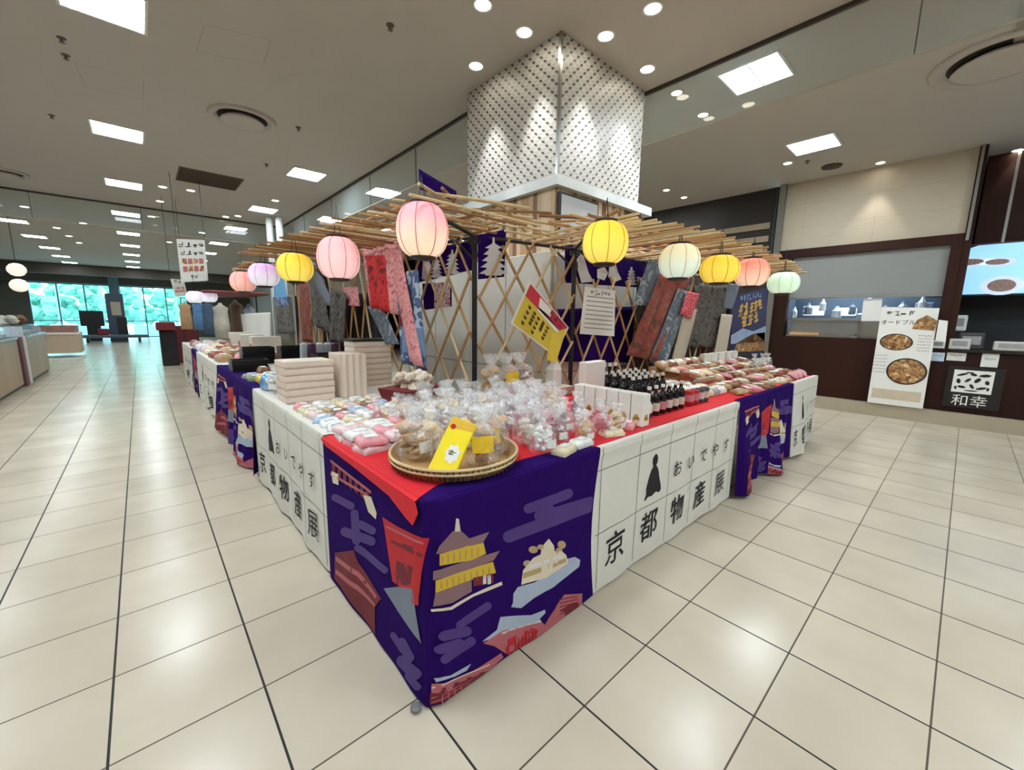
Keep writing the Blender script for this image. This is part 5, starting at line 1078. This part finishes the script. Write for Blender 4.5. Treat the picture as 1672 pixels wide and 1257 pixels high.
PCOL = {'pink': (222, 150, 158), 'pale pink': (232, 196, 198), 'white': (228, 226, 222), 'cream': (222, 208, 176), 'light blue': (160, 186, 214), 'tan': (180, 146, 106), 'brown': (136, 98, 66), 'russet': (150, 76, 56), 'yellow': (222, 186, 60), 'green grey': (128, 140, 116), 'grey': (150, 150, 148), 'charcoal': (52, 50, 50), 'red': (170, 36, 46)}
pk = {}
def pack(kind, x, y, z, label, grp, size=(.13, .09, .03), rz=0, rot=None, name='flat_pack'):
    key = (kind, size)
    if key not in pk:
        o = link(name, pack_mesh(*size, len(pk)).mesh(name, M('pack_'+kind.replace(' ', '_'), PCOL[kind], .25, var=.35, scale=45), True)); o['category'] = 'packet'
        MB().box(-size[0]*.25, size[0]*.2, -size[1]*.25, size[1]*.2, size[2]*.99, size[2]*1.12).build('label', LAB, o); pk[key] = o
        o.location = (x, y, z); o.rotation_euler = rot or (0, 0, rz); o['label'] = label; o['group'] = grp; return o
    return dup(pk[key], (x, y, z), rz, label, grp, None, rot)
# pink and white flat packs left of the basket
for j in range(3):
    for i in range(3):
        for s_ in range(2):
            k = ['pale pink', 'pink', 'white'][(i*2+j+s_) % 3]
            pack(k, .08+i*.14, .62+j*.125, TT+s_*.034, '%s flat pack left of the basket, %s layer, %s along and %s deep' % (k, ('lower', 'upper')[s_], ORD[i], ORD[j]), 'flat packs left of the basket', (.13, .11, .032), rg.uniform(-.2, .2))
for i, (x, y, k) in enumerate(((1.33, .10, 'pink'), (1.34, .22, 'pale pink'), (1.13, .07, 'cream'), (.86, .06, 'white'), (.72, .04, 'cream'))):
    pack(k, x, y, TT, '%s flat pack near the front edge, %s from the white cartons' % (k, ORD[i]), 'flat packs at the front edge', (.12, .07, .035), rg.uniform(-.6, .6))
# small colourful packs along the left wing
kk = ['white', 'light blue', 'cream', 'pink', 'tan', 'white', 'pale pink', 'cream', 'brown']
for j in range(7):
    for i in range(5):
        k = kk[(i*2+j*5) % 9]
        pack(k, .08+i*.115, 1.05+j*.105, TT+.0, 'small %s pack in %s row left of the flat packs, %s from the edge' % (k, ORD[j], ORD[i]), 'small packs along the left wing', (.10, .085, .04), rg.uniform(-.4, .4), (rg.uniform(0, .2), rg.uniform(-.2, .2), rg.uniform(-.5, .5)))
# pale pink stacked gift boxes
PBX = M('pale_pink_gift_box', (226, 212, 194), .5, var=.05); PBL = M('gift_box_stripe', (216, 184, 176), .5)
def gift(sx, sy, sz):
    o = link('gift_box', MB().rbox(-sx/2, sx/2, -sy/2, sy/2, 0, sz, .003).mesh('gift_box', PBX)); o['category'] = 'gift box'
    MB().box(-sx/2-.001, sx/2+.001, -sy/2-.001, sy/2+.001, sz*.08, sz*.28).build('stripe', PBL, o); return o
g1 = gift(.32, .24, .046); first = True
def gput(p, rot, label, grp):
    global first
    if first: first = False; g1.location = p; g1.rotation_euler = rot; g1['label'] = label; g1['group'] = grp
    else: dup(g1, p, 0, label, grp, None, rot)
for i in range(6): gput((.20, 2.02, TT+i*.048), (0, 0, .03*((i*7) % 3-1)), 'pale pink gift box lying in the front stack, %s from the bottom' % ORD[i], 'front stack of gift boxes')
for i in range(4): gput((.405+i*.049, 2.02, TT+.162), (0, math.pi/2, 0), 'pale pink gift box standing on edge beside the front stack, %s from the left' % ORD[i], 'gift boxes on edge')
for i in range(8): gput((.83, 2.42, TT+i*.048), (0, 0, .02*((i*5) % 3-1)), 'pale pink gift box in the rear stack below the blossom cloth, %s from the bottom' % ORD[i], 'rear stack of gift boxes')
e = MB().rbox(-.17, .17, -.12, .12, 0, .02, .003).build('black_tray', BLACKM, loc=(.83, 2.42, TT+8*.048)); tag(e, 'flat black tray lying on the rear gift box stack', 'tray')
# red tub with crackers
o = empty('red_display_tub', (.72, 1.42, TT), .3, 'dark red tub of pale crackers behind the small packs', 'tub')
MB().box(-.15, .15, -.11, .11, 0, .12, top=1.25).build('tub', M('dark_red_tub', (112, 16, 24), .5), o)
contents('candy', .17, .2, 5).build('contents', M('pale_crackers', (218, 204, 186), .6, var=.3, scale=30), o).location = (0, 0, .09)
bagrow([(.30, 1.02, TT), (.42, 1.10, TT), (.5, 1.22, TT)], ['pink sweets', 'white sugar sweets', 'cream biscuits'], 'clear bag of {k} before the red tub, {o} from the left', 'bags before the red tub', sc=.8)
bagrow([(.90, 1.32-.1), (.78, 1.15), (.70, 1.24)], ['white sugar sweets', 'yellow labelled crackers', 'pale sweets'], 'clear bag of {k} near the lattice foot, {o} from the right', 'bags at the lattice foot', sc=1.1)
# things farther along the left wing
e = put_bag('white sugar sweets', .08, 2.42, TT, 'pale blue shining bag at the edge before the gift boxes', 'edge bag', sc=1.4)
e = MB().lathe([(.05, 0), (.07, .02), (.075, .07), (.05, .12), (.02, .14)], 16, wob=lambda q, j: 1+.06*math.sin(q*5+j)).build('foil_parcel', M('blue_foil', (120, 176, 226), .2, metal=.5, var=.3, scale=20), smooth=True, loc=(.09, 2.6, TT)); tag(e, 'round blue foil parcel at the edge beside the gift boxes', 'parcel')
for i in range(3): pack('yellow', .12+i*.13, 2.95, TT+.02, 'yellow pack beyond the gift boxes, %s from the table edge' % ORD[i], 'yellow packs', (.12, .16, .06))
for i in range(4):
    for s_ in range(2): pack(['green grey', 'grey', 'white', 'charcoal'][(i+s_) % 4], .10+i*.15, 3.2+s_*.16, TT, '%s pack behind the yellow packs, %s row, %s from the table edge' % (['green grey', 'grey', 'white', 'charcoal'][(i+s_) % 4], ORD[s_], ORD[i]), 'mixed packs behind the yellow ones', (.14, .14, .05), rg.uniform(-.3, .3))
TRAY = M('black_lacquer_tray', (26, 25, 25), .3)
tr = link('black_tray', MB().rbox(-.17, .17, -.12, .12, 0, .012, .003).box(-.17, .17, -.12, -.11, .012, .03).box(-.17, .17, .11, .12, .012, .03).box(-.17, -.16, -.11, .11, .012, .03).box(.16, .17, -.11, .11, .012, .03).mesh('black_tray', TRAY)); tr['category'] = 'tray'; tf = [True]
def tray_stack(x, y, n, label, z=TT):
    for i in range(n):
        l = '%s, %s from the bottom' % (label, ORD[i])
        if tf[0]: tf[0] = False; tr.location = (x, y, z); tr['label'] = l; tr['group'] = 'stacked black trays'
        else: dup(tr, (x, y, z+i*.03), .02*((i*5) % 3-1), l, 'stacked black trays')
tray_stack(.2, 4.1, 4, 'black tray in the near edge stack of the left wing'); tray_stack(.62, 4.0, 3, 'black tray in the inner stack of the left wing')
tray_stack(.40, 4.75, 7, 'black tray in the tall stack of the left wing'); tray_stack(.8, 4.7, 7, 'black tray in the tall inner stack of the left wing')
for i in range(5): pack(['brown', 'tan', 'russet'][i % 3], .25+i*.12, 3.68, TT, '%s pack in front of the black trays, %s from the table edge' % (['brown', 'tan', 'russet'][i % 3], ORD[i]), 'brown packs before the trays', (.11, .14, .07), rg.uniform(-.4, .4))
tray_stack(.72, 3.0, 3, 'black tray beside the rear gift boxes', TT+.15)
e = MB().rbox(-.2, .2, -.2, .2, 0, .15, .005).build('display_step', M('step_board', (190, 182, 166), .6), loc=(.72, 3.0, TT)); tag(e, 'pale step under the black trays beside the rear gift boxes', 'riser')
for i in range(5):
    e = MB().rbox(-.032, .032, -.03, .03, 0, .2, .01, M4=R4((0, 0, 0), 0, .15)).build('wrapped_bundle', M('bundle_%d' % (i % 3), ((190, 200, 210), (96, 60, 100), (206, 206, 210))[i % 3], .3, var=.3, scale=40), loc=(.58+i*.078, 3.45, TT+.12)); tag(e, 'clear wrapped bundle leaning before the dark lattice, %s from the left' % ORD[i], 'bundle', 'wrapped bundles')
e = MB().rbox(-.25, .25, -.1, .1, 0, .12, .005).build('display_step', M('step_board', (190, 182, 166), .6), loc=(.74, 3.47, TT)); tag(e, 'pale step under the wrapped bundles', 'riser')
for j in range(7):
    for i in range(4):
        k = ['tan', 'white', 'russet', 'pink', 'cream', 'brown', 'pale pink'][(i*3+j*2) % 7]
        pack(k, .12+i*.2, 5.3+j*.62, TT, 'far %s pack, %s row after the black trays, %s from the table edge' % (k, ORD[j], ORD[i]), 'far packs of the left wing', (.17, .3, .09), rg.uniform(-.2, .2))
for i in range(3):
    e = MB().rbox(-.18, .18, -.12, .12, 0, .3, .005).build('cream_box', M('cream_carton', (206, 200, 186), .5), loc=(.66, 5.6+i*.9, TT)); tag(e, 'cream box standing far down the left wing, %s beyond the trays' % ORD[i], 'box', 'cream boxes far left')
    MB().box(-.181, -.18, -.08, .08, .05, .2).build('label', M('box_label_red', (176, 70, 70), .5, var=.3), e)
# right wing
kk = ['white', 'white', 'cream', 'grey', 'white', 'tan']
for j in range(5):
    for i in range(5):
        k = kk[(i+j*4) % 6]
        pack(k, 2.44+i*.125, .26+j*.13, TT, 'small %s pack beyond the bottles, row %s from the edge, %s from the left' % (k, ORD[j], ORD[i]), 'pale packs beyond the bottles', (.11, .12, .055), rg.uniform(-.4, .4), (rg.uniform(-.15, .15), rg.uniform(-.2, .2), rg.uniform(-.5, .5)))
kk = ['tan', 'brown', 'russet', 'tan', 'pink', 'cream', 'brown']
for j in range(5):
    for i in range(12):
        k = kk[(i*2+j*3+i*j) % 7]
        pack(k, 3.02+i*.165, .12+j*.15, TT+(.03*j), 'long %s pack at the far right, row %s from the edge, %s from the left' % (k, ORD[j], ORD[i]), 'long packs on the far right', (.19, .09, .04), 0, (rg.uniform(-.3, .3), rg.uniform(-.2, .2), rg.uniform(-1.3, 1.3)))
o = empty('stepped_rack', (3.2, .74, TT), 0, 'stepped wooden rack of brown packs on the right wing', 'rack')
for k in range(3): MB().rbox(-.25, 1.2, -.05+k*.07, .03+k*.07, .0, .06+k*.05, .004).build('shelf', M('rack_wood', (176, 140, 98), .6), o)
for i in range(8): pack(['tan', 'brown', 'cream', 'russet'][i % 4], 3.02+i*.17, .82, TT+.165, '%s pack on the top shelf of the stepped rack, %s from the left' % (['tan', 'brown', 'cream', 'russet'][i % 4], ORD[i]), 'packs on the stepped rack', (.14, .09, .05), 0, (.5, 0, rg.uniform(-.2, .2)))
for i in range(5): carton(3.9+i*.2, .78, TT+.12, .14, .06, .13, 'small white card box near the blue poster, %s from the left' % ORD[i], 'small card boxes', 'card_box', 'box', False)
for i in range(3): bagrow([(4.45+i*.2, .45, TT+.09)], ['white sugar sweets'], 'clear white bag at the far right end, %s from the left' % ORD[i], 'far right bags')
for i in range(3): pack('pink', 4.5+i*.17, .10, TT+.03, 'pink striped pack hanging over the far right edge, %s from the left' % ORD[i], 'pink packs at the far edge', (.16, .1, .04), .4, (.5, 0, .3))
e = MB().lathe([(.014, 0), (.02, .006), (.02, .016), (.012, .022)], 14).build('table_foot', M('foot_grey', (110, 110, 112), .5), loc=(-.042, .035, .0)); tag(e, 'small grey foot peeping out at the stall corner on the floor', 'foot')
